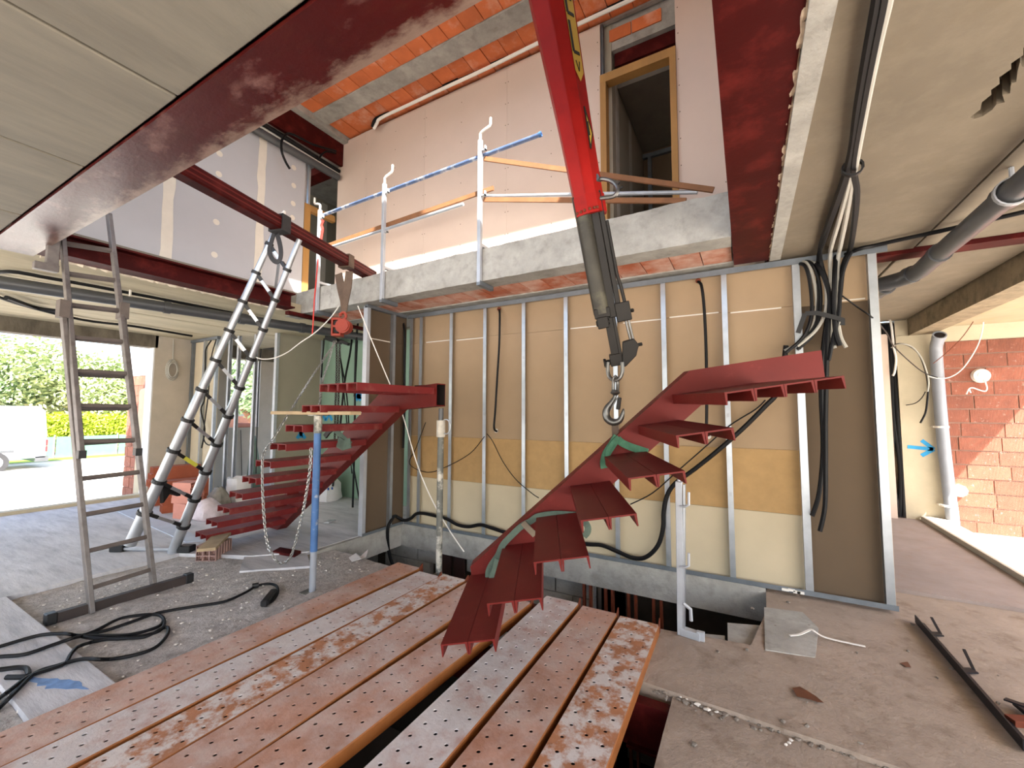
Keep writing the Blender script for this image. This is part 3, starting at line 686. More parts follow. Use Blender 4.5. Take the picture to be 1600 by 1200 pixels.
spray(560, 619, 'y', 5.098, [((-4, -6), (4, 6)), ((4, -6), (-4, 6)), ((-3, 0), (5, 1))], wgr, .04)

# ------------------------------------------------------------------ back right: plaster wall, white jamb, brick wall outside
BY = 8.1
wbr = struct(MB().box((-4.0, BY, 0.0), (1.80, BY + .2, 2.86)).build('wall_back_right', M['plaster'], origin=(0, 0, 0)))
struct(MB().box((1.955, BY - .02, 0.0), (2.38, BY + .2, 2.629)).box((1.955, BY + .001, 2.63), (2.38, BY + .2, 2.90)).build('wall_pier', M['plaster'], origin=(0, 0, 0)))
struct(MB().box((1.801, BY + .06, 0.0), (1.954, BY + .2, 2.86)).build('wall_chase', M['conc_brown'], origin=(0, 0, 0)))
wl_ = struct(MB().box((1.60, BY - .10, 0.0), (1.845, BY - .001, 2.66)).build('trim_8', M['gypsum'], origin=(0, 0, 0)))
arrow = MB()
for a, b in (((1418, 698), (1458, 702)), ((1440, 688), (1459, 702)), ((1440, 712), (1459, 702))):
    arrow.bar(Py(*a, BY - .022), Py(*b, BY - .022), .05, .002, V(0, 1, 0))
ar = arrow.build('painted_arrow', M['spray']); tag(ar, 'blue spray painted arrow on the cream pier pointing right', 'arrow mark')
bw = struct(MB().box((2.38, BY + .05, -0.6), (7.2, BY + .25, 2.55)).build('wall_brick', M['mortar'], origin=(0, 0, 0)))
RH = 0.191
for r in range(16):
    z1 = 2.505 - r * RH; x = 2.385 - random.uniform(0.05, .40)
    while x < 6.8:
        w = 0.42; x0 = max(x, 2.385); x1 = x + w - .012
        if x1 - x0 > .04: MB().box((x0, BY + .036 + random.uniform(-.004, .004), z1 - RH + .018), (x1, BY + .0495, z1)).build('brick', M['brick'], parent=bw)
        x += w
    
struct(MB().box((2.38, BY - .03, 2.515), (7.2, BY + .26, 2.719)).build('lintel_outer', M['plaster'], origin=(0, 0, 0)))
# grey downpipe with clips
dp = thing('downpipe', 'grey plastic downpipe with an open bend in front of the brick wall', 'pipe', (2.37, BY - .13, 0.0))
pts = smooth_path([Py(1492, 840, BY - .12), Py(1482, 760, BY - .12), Py(1473, 680, BY - .12), Py(1466, 600, BY - .12), Py(1463, 558, BY - .12), Py(1463, 540, BY - .16), Py(1468, 524, BY - .30)], 5)
pts = [V(2.43, BY - .1, -.5)] + pts[2:]
MB().tube(pts, .068, 16).build('pipe', M['pvc_l'], parent=dp, smooth=True)
e_ = pts[-1]; d_ = (pts[-1] - pts[-2]).normalized()
MB().cyl(e_ + d_ * .001, e_ + d_ * .003, .056, n=16).build('bore', M['dark_in'], parent=dp)
MB().pipe(e_ - d_ * .06, e_ + d_ * .012, .075, .016, 16).build('socket', M['pvc_l'], parent=dp, smooth=True)
for (px, py) in ((1471, 667), (1481, 790)):
    p = Py(px, py, BY - .12)
    MB().pipe(p + V(0, 0, -.014), p + V(0, 0, .014), .078, .008, 16).box((p.x - .085, p.y, p.z - .012), (p.x - .075, BY - .02, p.z + .012)).build('clip', M['white'], parent=dp, smooth=False)
# round white lamp with dangling flex
lp = Py(1532, 587, BY + .03)
lt = thing('wall_lamp', 'round white ceiling-rose lamp base with dangling flex on the brick wall', 'lamp', lp)
MB().cyl(lp, lp + V(0, -.05, 0), .10, .085, 18).cyl(lp + V(0, -.05, 0), lp + V(0, -.06, 0), .05, .045, 14).build('base', M['white'], parent=lt, smooth=True)
MB().tube(smooth_path([Py(x, y, BY - .03) for x, y in ((1538, 593), (1542, 605), (1540, 611), (1532, 610), (1520, 606), (1514, 608), (1510, 616))]), .008, 6).build('flex', M['white'], parent=lt)
MB().tube([Py(1514, 607, BY - .03), Py(1517, 614, BY - .03)], .007, 6).build('flex', M['white'], parent=lt)
ob = Py(1500, 767, BY - .02)
t = thing('socket_box', 'cream plastic tap box low on the brick wall beside the downpipe', 'box', ob)
MB().cyl(ob, ob + V(0, .05, 0), .085, n=9).build('box', mat('cream_plastic', 'dcd0a4', .7), parent=t)
MB().box(ob + V(-.17, .0, -.05), ob + V(-.08, .05, .03)).build('spout', M['chalk'], parent=t)

# ------------------------------------------------------------------ outside
struct(MB().add([(-120, -60, -.62), (-9.44, -60, -.42), (-9.44, 90, -.42), (-120, 90, -.62)], [(0, 1, 2, 3)]).build('ground_left', M['gravel'], origin=(0, 0, 0)))
struct(MB().add([(2.36, -60, -.12), (60, -60, -.12), (60, 30, -.12), (2.36, 30, -.12)], [(0, 1, 2, 3)]).build('ground_right', M['gravel'], origin=(0, 0, 0)))
struct(MB().add([(-9.44, -60, -.12), (2.36, -60, -.12), (2.36, -3.9, -.12), (-9.44, -3.9, -.12)], [(0, 1, 2, 3)]).build('ground_front', M['gravel'], origin=(0, 0, 0)))
struct(MB().add([(-9.5, -3.9, -.3), (2.36, -3.9, -.3), (2.36, -3.9, -3.0), (-9.5, -3.9, -3.0)], [(0, 1, 2, 3)]).build('wall_cellar', M['cellar'], origin=(0, 0, 0)))
# red brick wing beyond the left opening
wing = struct(MB().box((-10.9, 3.60, -.4), (-9.46, 3.9, 2.2)).build('wall_wing', M['mortar'], origin=(0, 0, 0)))
for r in range(13):
    x = -10.9 + (.15 if r % 2 else 0); z0 = -.39 + r * .2
    if r % 2: MB().box((-10.9, 3.585, z0), (-10.9 + .14, 3.599, z0 + .188)).build('brick', M['brick'], parent=wing)
    while x < -9.5:
        x1 = min(x + .29, -9.47)
        MB().box((x + .005, 3.585, z0), (x1 - .005, 3.599, z0 + .188)).build('brick', M['brick'], parent=wing)
        x += .3
struct(MB().box((-10.9, 3.58, 2.2), (-9.46, 3.9, 2.8)).build('lintel_wing', M['reveal'], origin=(0, 0, 0)))
tk = MB().box((-9.86, 3.40, 0.0), (-9.50, 3.57, 1.85)).cyl((-9.86, 3.485, 1.85), (-9.50, 3.485, 1.85), .085, n=12).build('storage_tank', M['plaster'])
tag(tk, 'slim cream tank standing against the brick wing outside the window', 'tank')

def leaf_cloud(name, blobs, nleaf, size, m, parent, seed=1):
    rnd = random.Random(seed); vs = []; fs = []
    tot = sum(b[1] ** 2 for b in blobs)
    for (c, r, sq) in blobs:
        k = int(nleaf * r * r / tot)
        for _ in range(k):
            d = Vector((rnd.gauss(0, 1), rnd.gauss(0, 1), rnd.gauss(0, 1))).normalized() * r * rnd.uniform(.55, 1.02)
            p = Vector(c) + Vector((d.x * sq[0], d.y * sq[1], d.z * sq[2]))
            u = Vector((rnd.gauss(0, 1), rnd.gauss(0, 1), rnd.gauss(0, .6))).normalized(); w = u.orthogonal().normalized() * size * .45
            u = u * size * rnd.uniform(.6, 1.3)
            o = len(vs); vs += [p - u, p + w, p + u, p - w]; fs.append((o, o + 1, o + 2, o + 3))
    o = parent_org = ORG.get(parent.name, Vector((0, 0, 0)))
    me = bpy.data.meshes.new(name); me.from_pydata([v - o for v in vs], [], fs); me.materials.append(m)
    ob = bpy.data.objects.new(name, me); COL.objects.link(ob); ob.parent = parent; ob['kind'] = 'stuff'
    return ob
def tree(px, X, h, r, label, m, seed, squash=.75):
    b = Px(px, 650, X); b.z = -.55
    t = thing('tree', label, 'tree', b, 'trees outside the left opening')
    rn = random.Random(seed)
    tr = [b, b + V(.1, .2, h * .25), b + V(-.1, .5, h * .45), b + V(.0, .3, h * .7)]
    MB().tube(smooth_path(tr, 4), [.28] * 5 + [.2] * 5 + [.12] * 3, 8).tube([b + V(.1, .2, h * .25), b + V(.2, -1.4, h * .62)], [.16, .07], 7).tube([b + V(0, .4, h * .4), b + V(.2, 1.9, h * .7)], [.13, .06], 7).build('trunk', M['bark'], parent=t, smooth=True)
    blobs = []
    for k in range(15):
        a = rn.uniform(0, 2 * PI); q = rn.uniform(0, r * .75)
        blobs.append((b + V(math.cos(a) * q * .8, math.sin(a) * q * 1.25, h * rn.uniform(.45, .86)), r * rn.uniform(.32, .5), (1, 1.15, squash)))
    leaf_cloud('crown', blobs, 9000, .13, m, t, seed)
tree(40, -31, 5.4, 3.6, 'broad pale green tree behind the white van', M['leaf'], 11)
tree(150, -29, 5.2, 3.4, 'feathery green tree with a visible forked trunk behind the grey ladder', M['leaf'], 12)
tree(-60, -30, 5.2, 3.2, 'darker bushy tree at the extreme left, behind the van cab', M['leaf_d'], 13)
tree(235, -33, 5.2, 3.4, 'pale tree partly hidden by the brick wing', M['leaf'], 14)
tree(330, -24, 5.8, 3.0, 'leafy tree hidden by the partition, left of the small window', M['leaf_d'], 16)
tree(395, -20, 5.2, 2.6, 'leafy green tree filling the small window', M['leaf_d'], 15)
# low clipped hedge (separate shrubs), brown soil bank, fence, grass verge
for k in range(11):
    px = 62 + k * 14.5
    b = Px(px, 690, -26.0); b.z = -.3
    t = thing('hedge_shrub', ['yellow-green hedge shrub, number %s from the van along the fence' % w for w in ('one', 'two', 'three', 'four', 'five', 'six', 'seven', 'eight', 'nine', 'ten', 'eleven')][k], 'shrub', b, 'hedge shrubs behind the green fence')
    hh = 1.55 + .3 * math.sin(k * 2.1)
    MB().tube([b, b + V(0, 0, .7)], [.05, .03], 6).build('stem', M['bark'], parent=t)
    leaf_cloud('foliage', [(b + V(0, 0, hh * .45), .50, (1, 1, 1.1)), (b + V(.1, .2, hh * .78), .42, (1, 1, .9)), (b + V(0, -.25, hh * .75), .40, (1, 1, .9))], 900, .09, M['leaf_y'], t, 30 + k)
bank = struct(MB().prism([(-27.2, -10, -.6), (-27.2, 40, -.6), (-27.2, 40, 1.0), (-27.2, -10, 1.4)], (-.6, 0, 0)).build('bank_wall', mat('rusty_garden_wall', '9a6a58', .9, var=.2, scale=2), origin=(0, 0, 0)))
fc = thing('garden_fence', 'low green mesh fence in front of the hedge', 'fence', (-25.2, 8, -.5))
for k in range(14):
    y0 = -2 + k * 2.0
    MB().box((-25.23, y0 + .06, -.45), (-25.2, y0 + 1.98, .42)).build('panel', M['green_mesh'], parent=fc)
    MB().cyl((-25.2, y0, -.5), (-25.2, y0, .5), .03, n=8).build('post', M['zinc'], parent=fc)
struct(MB().box((-25.1, -8, -.55), (-23.6, 40, -.44)).build('grass_verge', M['grass'], origin=(0, 0, 0)))
struct(MB().box((-23.58, -8, -.56), (-23.3, 40, -.43)).build('kerb', M['conc'], origin=(0, 0, 0)))
# white van: built around its own axis, side towards the house
vp = V(-20.9, 4.80, -.5)
vn = thing('van', 'white panel van parked outside the left opening', 'van', vp)
# profile in YZ (front at -y), extruded along x
prof = [(-5.4, .45), (-5.45, .95), (-5.1, 1.12), (-4.5, 1.2), (-3.75, 2.0), (-3.3, 2.16), (-.25, 2.16), (-.08, 2.0), (0.0, 1.2), (0.0, .45)]
body = MB().prism([vp + V(0.0, y, z) for y, z in prof], (-1.9, 0, 0)).build('body', M['van'], parent=vn, bevel=.03)
MB().prism([vp + V(.012, y, z) for y, z in ((-4.42, 1.25), (-3.72, 1.92), (-3.25, 1.92), (-3.25, 1.25))], (-.01, 0, 0)).build('side_window', M['glass_d'], parent=vn)
for z in (1.35, .92): MB().box(vp + V(0, -2.6, z), vp + V(.015, -.72, z + .035)).build('side_rail', M['pvc_l'], parent=vn)
MB().box(vp + V(0, -3.6, .43), vp + V(.02, -.02, .50)).build('sill', M['pvc_l'], parent=vn)
for z0, z1 in ((.82, 1.02), (.62, .80)): MB().box(vp + V(-.18, -.03, z0), vp + V(.018, .02, z1)).build('tail_lamp', M['tail'], parent=vn)
MB().box(vp + V(-1.85, -.25, .30), vp + V(.02, .06, .47)).build('bumper', M['pvc'], parent=vn)
mb = MB()
for k in range(6): mb.box(vp + V(0, -1.95 + k * .2, .70 + .02 * (k % 2)), vp + V(.012, -1.82 + k * .2, .80))
mb.build('side_print', M['teal'], parent=vn)
for y in (-1.15, -4.35):
    c = vp + V(-.02, y, .34)
    w = MB().cyl(c + V(-.22, 0, 0), c + V(.045, 0, 0), .34, n=22).build('wheel', M['tyre'], parent=vn, smooth=True)
    MB().cyl(c + V(.046, 0, 0), c + V(.055, 0, 0), .21, n=16).build('hub', M['alu'], parent=w)
    MB().box(c + V(.0, -.42, .30), c + V(.03, .42, .38)).build('wheel_arch', M['pvc'], parent=vn)

# ------------------------------------------------------------------ perforated steel planks over the pit
def plank(fl, fr, nl, nr, topm, label, ztop=0.03, h=0.065, lug=True):
    """fl, fr, nl, nr: far-left, far-right, near-left, near-right corners in photo pixels, on the plank's top plane"""
    A = Pz(*fl, ztop); B = Pz(*fr, ztop); Cc = Pz(*nl, ztop); D = Pz(*nr, ztop)
    far = (A + B) / 2
    ax = ((Cc - A).normalized() + (D - B).normalized()).normalized()               # towards the camera
    end = -0.25
    L = (end - far.y) / ax.y
    sx = V(0, 0, 1).cross(ax).normalized()               # points to +x when ax = -y
    if sx.x < 0: sx = -sx
    W = abs((B - A).dot(sx)) * .5 + abs((D - Cc).dot(sx)) * .5 - .004
    t = thing('perforated_plank', label, 'plank', far + ax * (L / 2) + V(0, 0, -h), 'perforated steel planks over the pit')
    mb = MB(); nlane = 3; pitch = .088; r = .0105
    edge = .014
    lane = (W - 2 * edge) / nlane; n = int(L / pitch); pit = L / n
    def P(u, v): return far + sx * (u - W / 2) + ax * v
    for li in range(nlane):
        off = (li - 1) * pit * .3
        u0 = edge + li * lane; u1 = u0 + lane
        cuts = [0.0] + [pit * k + off for k in range(1, n)] + [L]
        for k in range(n):
            v0, v1 = cuts[k], cuts[k + 1]; vm = (v0 + v1) / 2; um = (u0 + u1) / 2 + (.006 if k % 2 else -.006)
            ring = [P(um + r * math.cos(PI / 4 * i), vm + r * math.sin(PI / 4 * i)) for i in range(8)]
            low = [q + V(0, 0, -.006) for q in ring]
            sq = [P(u1, vm), P(u1, v1), P(um, v1), P(u0, v1), P(u0, vm), P(u0, v0), P(um, v0), P(u1, v0)]
            mb.add(ring + sq + low, [(8 + i, 8 + (i + 1) % 8, (i + 1) % 8, i) for i in range(8)] + [(i, (i + 1) % 8, 16 + (i + 1) % 8, 16 + i) for i in range(8)])
    for u0, u1 in ((0.004, edge), (W - edge, W - .004)):
        mb.add([P(u0, 0), P(u1, 0), P(u1, L), P(u0, L)], [(0, 1, 2, 3)])
    mb.build('perforated_top', topm, parent=t)
    sd = MB()
    dz = V(0, 0, -1)
    for u, s in ((0, 1), (W, -1)):
        a = P(u + s * .004, 0); b = P(u + s * .004, L)
        sd.add([a, b, P(u, L) + dz * .006, P(u, 0) + dz * .006, P(u, L) + dz * h, P(u, 0) + dz * h, P(u + s * .02, L) + dz * h, P(u + s * .02, 0) + dz * h,
                P(u + s * .004, L) + dz * (h - .004), P(u + s * .004, 0) + dz * (h - .004)],
               [(0, 1, 2, 3), (3, 2, 4, 5), (5, 4, 6, 7)])
    sd.add([P(0.004, .002), P(W - .004, .002), P(W - .004, .002) + dz * h, P(.004, .002) + dz * h], [(0, 1, 2, 3)])
    sd.add([P(0.004, L), P(W - .004, L), P(W - .004, L) + dz * h, P(.004, L) + dz * h], [(0, 1, 2, 3)])
    sd.build('side_flange', M['pl_side'], parent=t)
    ins = MB().add([P(.006, 0) + dz * .04, P(W - .006, 0) + dz * .04, P(W - .006, L) + dz * .04, P(.006, L) + dz * .04], [(0, 1, 2, 3)]).build('hole_shade', M['dark_in'], parent=t)  # dark sheet below the perforations, shade put into its colour
    if lug:
        q = P(W - .006, 0)
        MB().prism([q + ax * -.035 + dz * h, q + ax * .02 + dz * h, q + ax * .02, q + ax * -.015 + V(0, 0, .03), q + ax * -.03 + V(0, 0, .032)], sx * .006).build('lug', M['rust'], parent=t)
    return t
plank((623, 877), (656, 889), (0, 1145), (0, 1197), M['pl_brown'], 'brownish perforated plank, leftmost, beside the gravelly floor')
plank((652, 893), (690, 900), (0, 1200), (400, 1048), M['pl_white'], 'whitish perforated plank, second from the left')
plank((691, 898), (731, 905), (400, 1051), (400, 1102), M['pl_speck'], 'cement-spattered perforated plank, third from the left')
plank((733, 906), (782, 917), (400, 1104), (400, 1175), M['pl_brown'], 'rusty pink perforated plank with an orange edge, fourth from the left')
plank((775, 930), (837, 939), (400, 1181), (494, 1200), M['pl_brown'], 'rusty perforated plank under the lowest hanging tread, fifth from the left')
plank((853, 930), (906, 943), (567, 1200), (690, 1196), M['pl_white'], 'pale whitewashed perforated plank, third from the right')
plank((909, 947), (966, 958), (700, 1200), (819, 1200), M['pl_brown'], 'brown perforated plank between two pale ones, second from the right')
plank((969, 961), (1030, 977), (828, 1200), (950, 1200), M['pl_speck'], 'heavily cement-spattered perforated plank, rightmost')

# ------------------------------------------------------------------ red steel stairs (spine stringer with cantilevered channel treads)
def steel_stair(t, n, g, rs, W, L, lastw, stringer_poly, end_pts, ms, mt, t1z=0.0):
    """local axes of t: +x along the flight, -y towards the tread ends, +z up"""
    dp_ = .122
    P = [V(u, 0, w) for u, w in stringer_poly]
    mb = MB(); N = len(P)
    vs = P + [p + V(0, dp_, 0) for p in P]
    tri = tessellate_polygon([P])
    fs = [tuple(q) for q in tri] + [tuple(N + i for i in reversed(q)) for q in tri]
    e0, e1 = end_pts                                    # indices of the open end edge
    for i in range(N):
        j = (i + 1) % N
        if (i, j) == (e0, e1): continue
        fs.append((i, j, N + j, N + i))
    mb.add(vs, fs)
    # open box end: rim and dark hollow
    a, b = P[e0], P[e1]; c, d = b + V(0, dp_, 0), a + V(0, dp_, 0)
    cen = (a + b + c + d) / 4
    inn = [lerp(q, cen, .09) for q in (a, b, c, d)]
    mb.add([a, b, c, d] + inn, [(i, (i + 1) % 4, 4 + (i + 1) % 4, 4 + i) for i in range(4)])
    st = mb.build('stringer', ms, parent=t)
    back = (P[e0] - P[(e0 - 1) % N]).normalized() if (P[e0] - P[(e0 - 1) % N]).x > 0 else -(P[e0] - P[(e0 - 1) % N]).normalized()
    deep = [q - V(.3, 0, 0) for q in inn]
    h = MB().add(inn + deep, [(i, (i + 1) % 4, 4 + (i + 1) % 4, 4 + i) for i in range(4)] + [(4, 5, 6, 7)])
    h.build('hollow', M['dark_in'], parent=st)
    for i in range(n):
        w_all = lastw if i == n - 1 else W
        nc = 4 if i == n - 1 else 2
        cw = w_all / nc
        for k in range(nc):
            u0 = g * i + cw * k + .0012; u1 = u0 + cw - .0024; z = rs * i
            fh = .062; tk = .008
            sec = [(u0, z), (u1, z), (u1, z - fh), (u1 - .006, z - fh), (u1 - .013, z - tk), (u0 + .013, z - tk), (u0 + .006, z - fh), (u0, z - fh)]
            MB().prism([V(u, -L, w) for u, w in sec], (0, L - .0005, 0)).build('tread_channel', mt, parent=t)
# left stair standing on the floor
yaw = Matrix.Rotation(-0.0692, 3, 'Z')
st1 = thing('steel_stair', 'red steel stair with ten cantilevered treads standing on the floor, left of the props', 'stair', (-5.3226, 3.276, 0.17), rot=yaw)
poly = [(-.15, -.165), (.09, -.165), (2.27, 1.35), (2.79, 1.385), (2.79, 1.60), (2.02, 1.545), (-.15, .03)]
steel_stair(st1, 10, .2517, .1732, .2777, .853, .50, poly, (3, 4), M['stair'], M['stair_l'])
# small weld tabs on the lower treads' roots
for i in (0, 1, 2):
    MB().box((.2517 * i + .06, -.16, .1732 * i + .001), (.2517 * i + .075, -.02, .1732 * i + .03)).build('weld_tab', M['stair'], parent=st1)
# hanging stair
HM = Matrix(((0.89959365, -0.42033483, -0.11853228), (0.41246369, 0.90692918, -0.08575055), (0.14354433, 0.02825039, 0.98924059)))
# re-orthonormalise
hx = HM.col[0].normalized(); hy = (HM.col[1] - hx * HM.col[1].dot(hx)).normalized(); hz = hx.cross(hy)
HM = Matrix((hx, hy, hz)).transposed()
HT = V(-1.71546541, 2.46986415, 0.36574751)
st2 = thing('steel_stair', 'red steel stair section hanging from the crane hook over the planks', 'stair', HT, rot=HM)
poly = [(.012, .058), (.012, -.215), (1.735, .945), (2.555, .955), (2.565, 1.198), (1.70, 1.19)]
steel_stair(st2, 7, .2593, .1739, .2767, .829, .56, poly, (3, 4), M['stair'], M['stair'])
def hang(u, v, w): return HT + HM @ V(u, v, w)
def on_hang(px, py, v=-.02):
    """photo pixel to the plane y=v of the hanging stair's own axes"""
    d = HM.transposed() @ ray(px, py); o = HM.transposed() @ (EYE - HT)
    return EYE + ray(px, py) * ((v - o.y) / d.y)

# ------------------------------------------------------------------ crane
A0 = Py(922, 328, 2.65); B0 = Py(861, 0, 2.30)
axu = (B0 - A0).normalized()                       # up the boom
vw = (A0 - EYE).normalized()
cs = axu.cross(vw).normalized()
if cs.dot(RW.col[0]) < 0: cs = -cs                 # to image right
cf = cs.cross(axu).normalized()
if cf.dot(vw) > 0: cf = -cf                        # towards the camera
def cp(t, s, f=0.0): return A0 + axu * t + cs * s + cf * f
boom = thing('crane_boom', 'red and black telescopic crane boom coming down through the void', 'crane', cp(-1.0, 0))
def hexsec(t, k, sh=0.0):
    return [cp(t, -.105 * k + sh, -.05 * k), cp(t, -.09 * k + sh, .05 * k), cp(t, -.012 * k + sh, .088 * k), cp(t, .055 * k + sh, .07 * k), cp(t, .105 * k + sh, -.01 * k), cp(t, .10 * k + sh, -.09 * k), cp(t, -.06 * k + sh, -.10 * k)]
mb = MB(); secs = [(-.03, .93), (.03, .96), (.55, 1.06), (1.3, 1.32), (2.0, 1.5), (4.6, 1.9)]
for t, k in secs: mb.v += hexsec(t, k)
for i in range(len(secs) - 1):
    for j in range(7): mb.f.append((i * 7 + j, i * 7 + (j + 1) % 7, i * 7 + 7 + (j + 1) % 7, i * 7 + 7 + j))
mb.f.append(tuple(range(7))); mb.f.append(tuple(35 + j for j in range(7)))
rb = mb.build('outer_boom', M['crane_red'], parent=boom)
# raised collar and bolts at the mouth
mb = MB(); a = hexsec(-.035, 1.02); b = hexsec(.085, 1.03); mb.add(a + b, [(j, (j + 1) % 7, 7 + (j + 1) % 7, 7 + j) for j in range(7)] + [tuple(range(7)), tuple(range(7, 14))])
mb.build('collar', M['crane_red'], parent=rb)
mb = MB()
for s, f in ((-.085, .054), (-.06, .07), (-.035, .082), (0, .092), (.03, .085), (.05, .078)): mb.ball(cp(-.012, s, f), .010, 7, 5)
mb.build('bolt', M['rust'], parent=rb)
MB().bar(cp(.09, -.012, .088), cp(4.5, -.022, .167), .008, .01, cf).build('weld_seam', M['crane_red'], parent=rb)
# dark inner sections: left tube, right box with rods
MB().cyl(cp(-.70, -.045, 0), cp(.1, -.045, 0), .062, n=18).build('inner_tube', M['crane_dk'], parent=boom, smooth=True)
MB().bar(cp(-.74, .022, -.01), cp(.1, .028, -.01), .052, .10, cf).bar(cp(-.68, .068, -.01), cp(.1, .070, -.01), .034, .085, cf).build('inner_box', M['crane_bk'], parent=boom, bevel=.004)
MB().tube([cp(-.1, .094, .02), cp(-.46, .096, .02), cp(-.55, .108, .02), cp(-.66, .114, .02)], .012, 8).build('hydraulic_line', M['crane_bk'], parent=boom)
MB().bar(cp(-.66, -.046, 0), cp(-.73, -.046, 0), .11, .11, cf).bar(cp(-.72, -.054, .03), cp(-.80, -.054, .03), .075, .06, cf).cyl(cp(-.76, -.10, .03), cp(-.76, -.008, .03), .022, n=10).build('end_clamp', M['crane_bk'], parent=boom, bevel=.005)
MB().bar(cp(-.65, .092, 0), cp(-.78, .092, 0), .10, .10, cf).cyl(cp(-.72, .14, .01), cp(-.72, .165, .01), .014, n=8).build('sheave_block', M['crane_bk'], parent=boom, bevel=.012)
MB().bar(cp(-1.0, -.012, 0), cp(-.70, -.012, 0), .055, .06, cf).bar(cp(-1.02, .024, 0), cp(-.70, .024, 0), .022, .07, cf).build('tip_section', M['crane_bk'], parent=boom, bevel=.003)
MB().cyl(cp(-.77, .098, .01), cp(-.93, .108, .01), .0085, n=8).cyl(cp(-.77, .118, .01), cp(-.93, .126, .01), .0085, n=8).build('cylinder_rod', M['steel'], parent=boom, smooth=True)
mb = MB().prism([cp(-.92, .052, .045), cp(-.91, .130, .045), cp(-.96, .155, .045), cp(-1.03, .125, .045), cp(-1.09, .045, .045), cp(-1.09, .02, .045)], -cf * .09)
mb.cyl(cp(-.96, .15, .01), cp(-.96, .18, .01), .013, n=8)
mb.build('tip_bracket', M['crane_bk'], parent=boom, bevel=.004)
MB().bar(cp(-.99, -.012, 0), cp(-1.075, -.012, 0), .085, .075, cf).cyl(cp(-1.045, -.085, .0), cp(-1.045, .075, .0), .020, n=12).cyl(cp(-1.045, -.10, .0), cp(-1.045, -.082, .0), .034, n=6).build('pin_head', M['crane_bk'], parent=boom, bevel=.004)
# bent grab handle on the red boom
hp = [Py(x, y, 2.62) for x, y in ((932, 281), (944, 280), (957, 284), (965, 293), (964, 301), (958, 307), (945, 309), (938, 310))]
MB().tube(smooth_path(hp, 4), .014, 8).cyl(hp[0] + V(0, .02, 0), hp[0] - V(0, .03, 0), .028, n=10).build('grab_handle', M['steel'], parent=boom, smooth=True)
MB().tube([Py(964, 289, 2.62), Py(968, 286, 2.61)], .006, 6).tube([Py(965, 297, 2.62), Py(973, 292, 2.61)], .006, 6).build('split_pin', M['crane_bk'], parent=boom)
# yellow decal strip with dark letters and the warning triangle on the right facet
def facet(t, a):
    """a 0..1 across the right facet between its two ridges, slightly proud of the surface"""
    k = 1.0
    for (t0, k0), (t1, k1) in zip(secs[:-1], secs[1:]):
        if t0 <= t <= t1: k = lerp(k0, k1, (t - t0) / (t1 - t0))
    p = lerp(cp(t, .055 * k, .07 * k), cp(t, .105 * k, -.01 * k), a)
    nn = (cs * .08 + cf * .05).normalized()
    return p + nn * .004, nn
N_ = 10
mb = MB(); L0 = []; R0 = []
for i in range(N_ + 1):
    t = lerp(.83, 2.2, i / N_); L0.append(facet(t, .02)[0]); R0.append(facet(t, .84)[0])
tipp = facet(.77, .40)[0]
mb.v = [tipp] + L0 + R0
mb.f = [(0, 1, N_ + 2)] + [(1 + i, 2 + i, N_ + 3 + i, N_ + 2 + i) for i in range(N_)]
dc = mb.build('decal', M['yellow'], parent=boom)
mb = MB()
def stroke(t0, a0, t1, a1, w=.013):
    p, nn = facet(t0, a0); q, _ = facet(t1, a1)
    mb.bar(p + nn * .002, q + nn * .002, w, .003, nn)
GL = {'P': [((0, .0), (1, .0)), ((1, 0), (1, 1)), ((.5, 0), (.5, 1)), ((.5, 1), (1, 1))], 'E': [((0, 0), (1, 0)), ((0, 0), (0, 1)), ((.5, 0), (.5, .9)), ((1, 0), (1, 1))],
      'G': [((0, 0), (1, 0)), ((0, 0), (0, 1)), ((1, 0), (1, 1)), ((0, 1), (.5, 1)), ((.5, 1), (.5, .5))], 'V': [((1, 0), (0, .5)), ((0, .5), (1, 1))], 'L': [((0, 0), (1, 0)), ((0, 0), (0, 1))], 'J': [((0, 1), (1, 1)), ((0, 0), (0, 1)), ((0, 0), (.3, 0))]}
t = 2.02
for ch in 'VEGEL':
    for (u0, v0), (u1, v1) in GL[ch]:
        stroke(t - .18 + .18 * u0, .16 + .54 * v0, t - .18 + .18 * u1, .16 + .54 * v1, .02)
    t -= .225
stroke(.89, .22, .83, .40, .006); stroke(.83, .40, .89, .56, .006)
mb.build('lettering', M['ink'], parent=dc)
tri = [facet(.62, .35)[0], facet(.36, .30)[0], facet(.46, .80)[0]]
wt = MB().add(tri, [(0, 1, 2)]).build('warning_sticker', M['yellow'], parent=boom)
mb = MB()
for p, q in zip(tri, tri[1:] + tri[:1]): mb.bar(p, q, .010, .004, facet(.5, .5)[1])
c3 = (tri[0] + tri[1] + tri[2]) / 3
mb.bar(lerp(c3, tri[0], .35), lerp(c3, tri[1], .3), .012, .005, facet(.5, .5)[1])
mb.build('sticker_border', M['ink'], parent=wt)
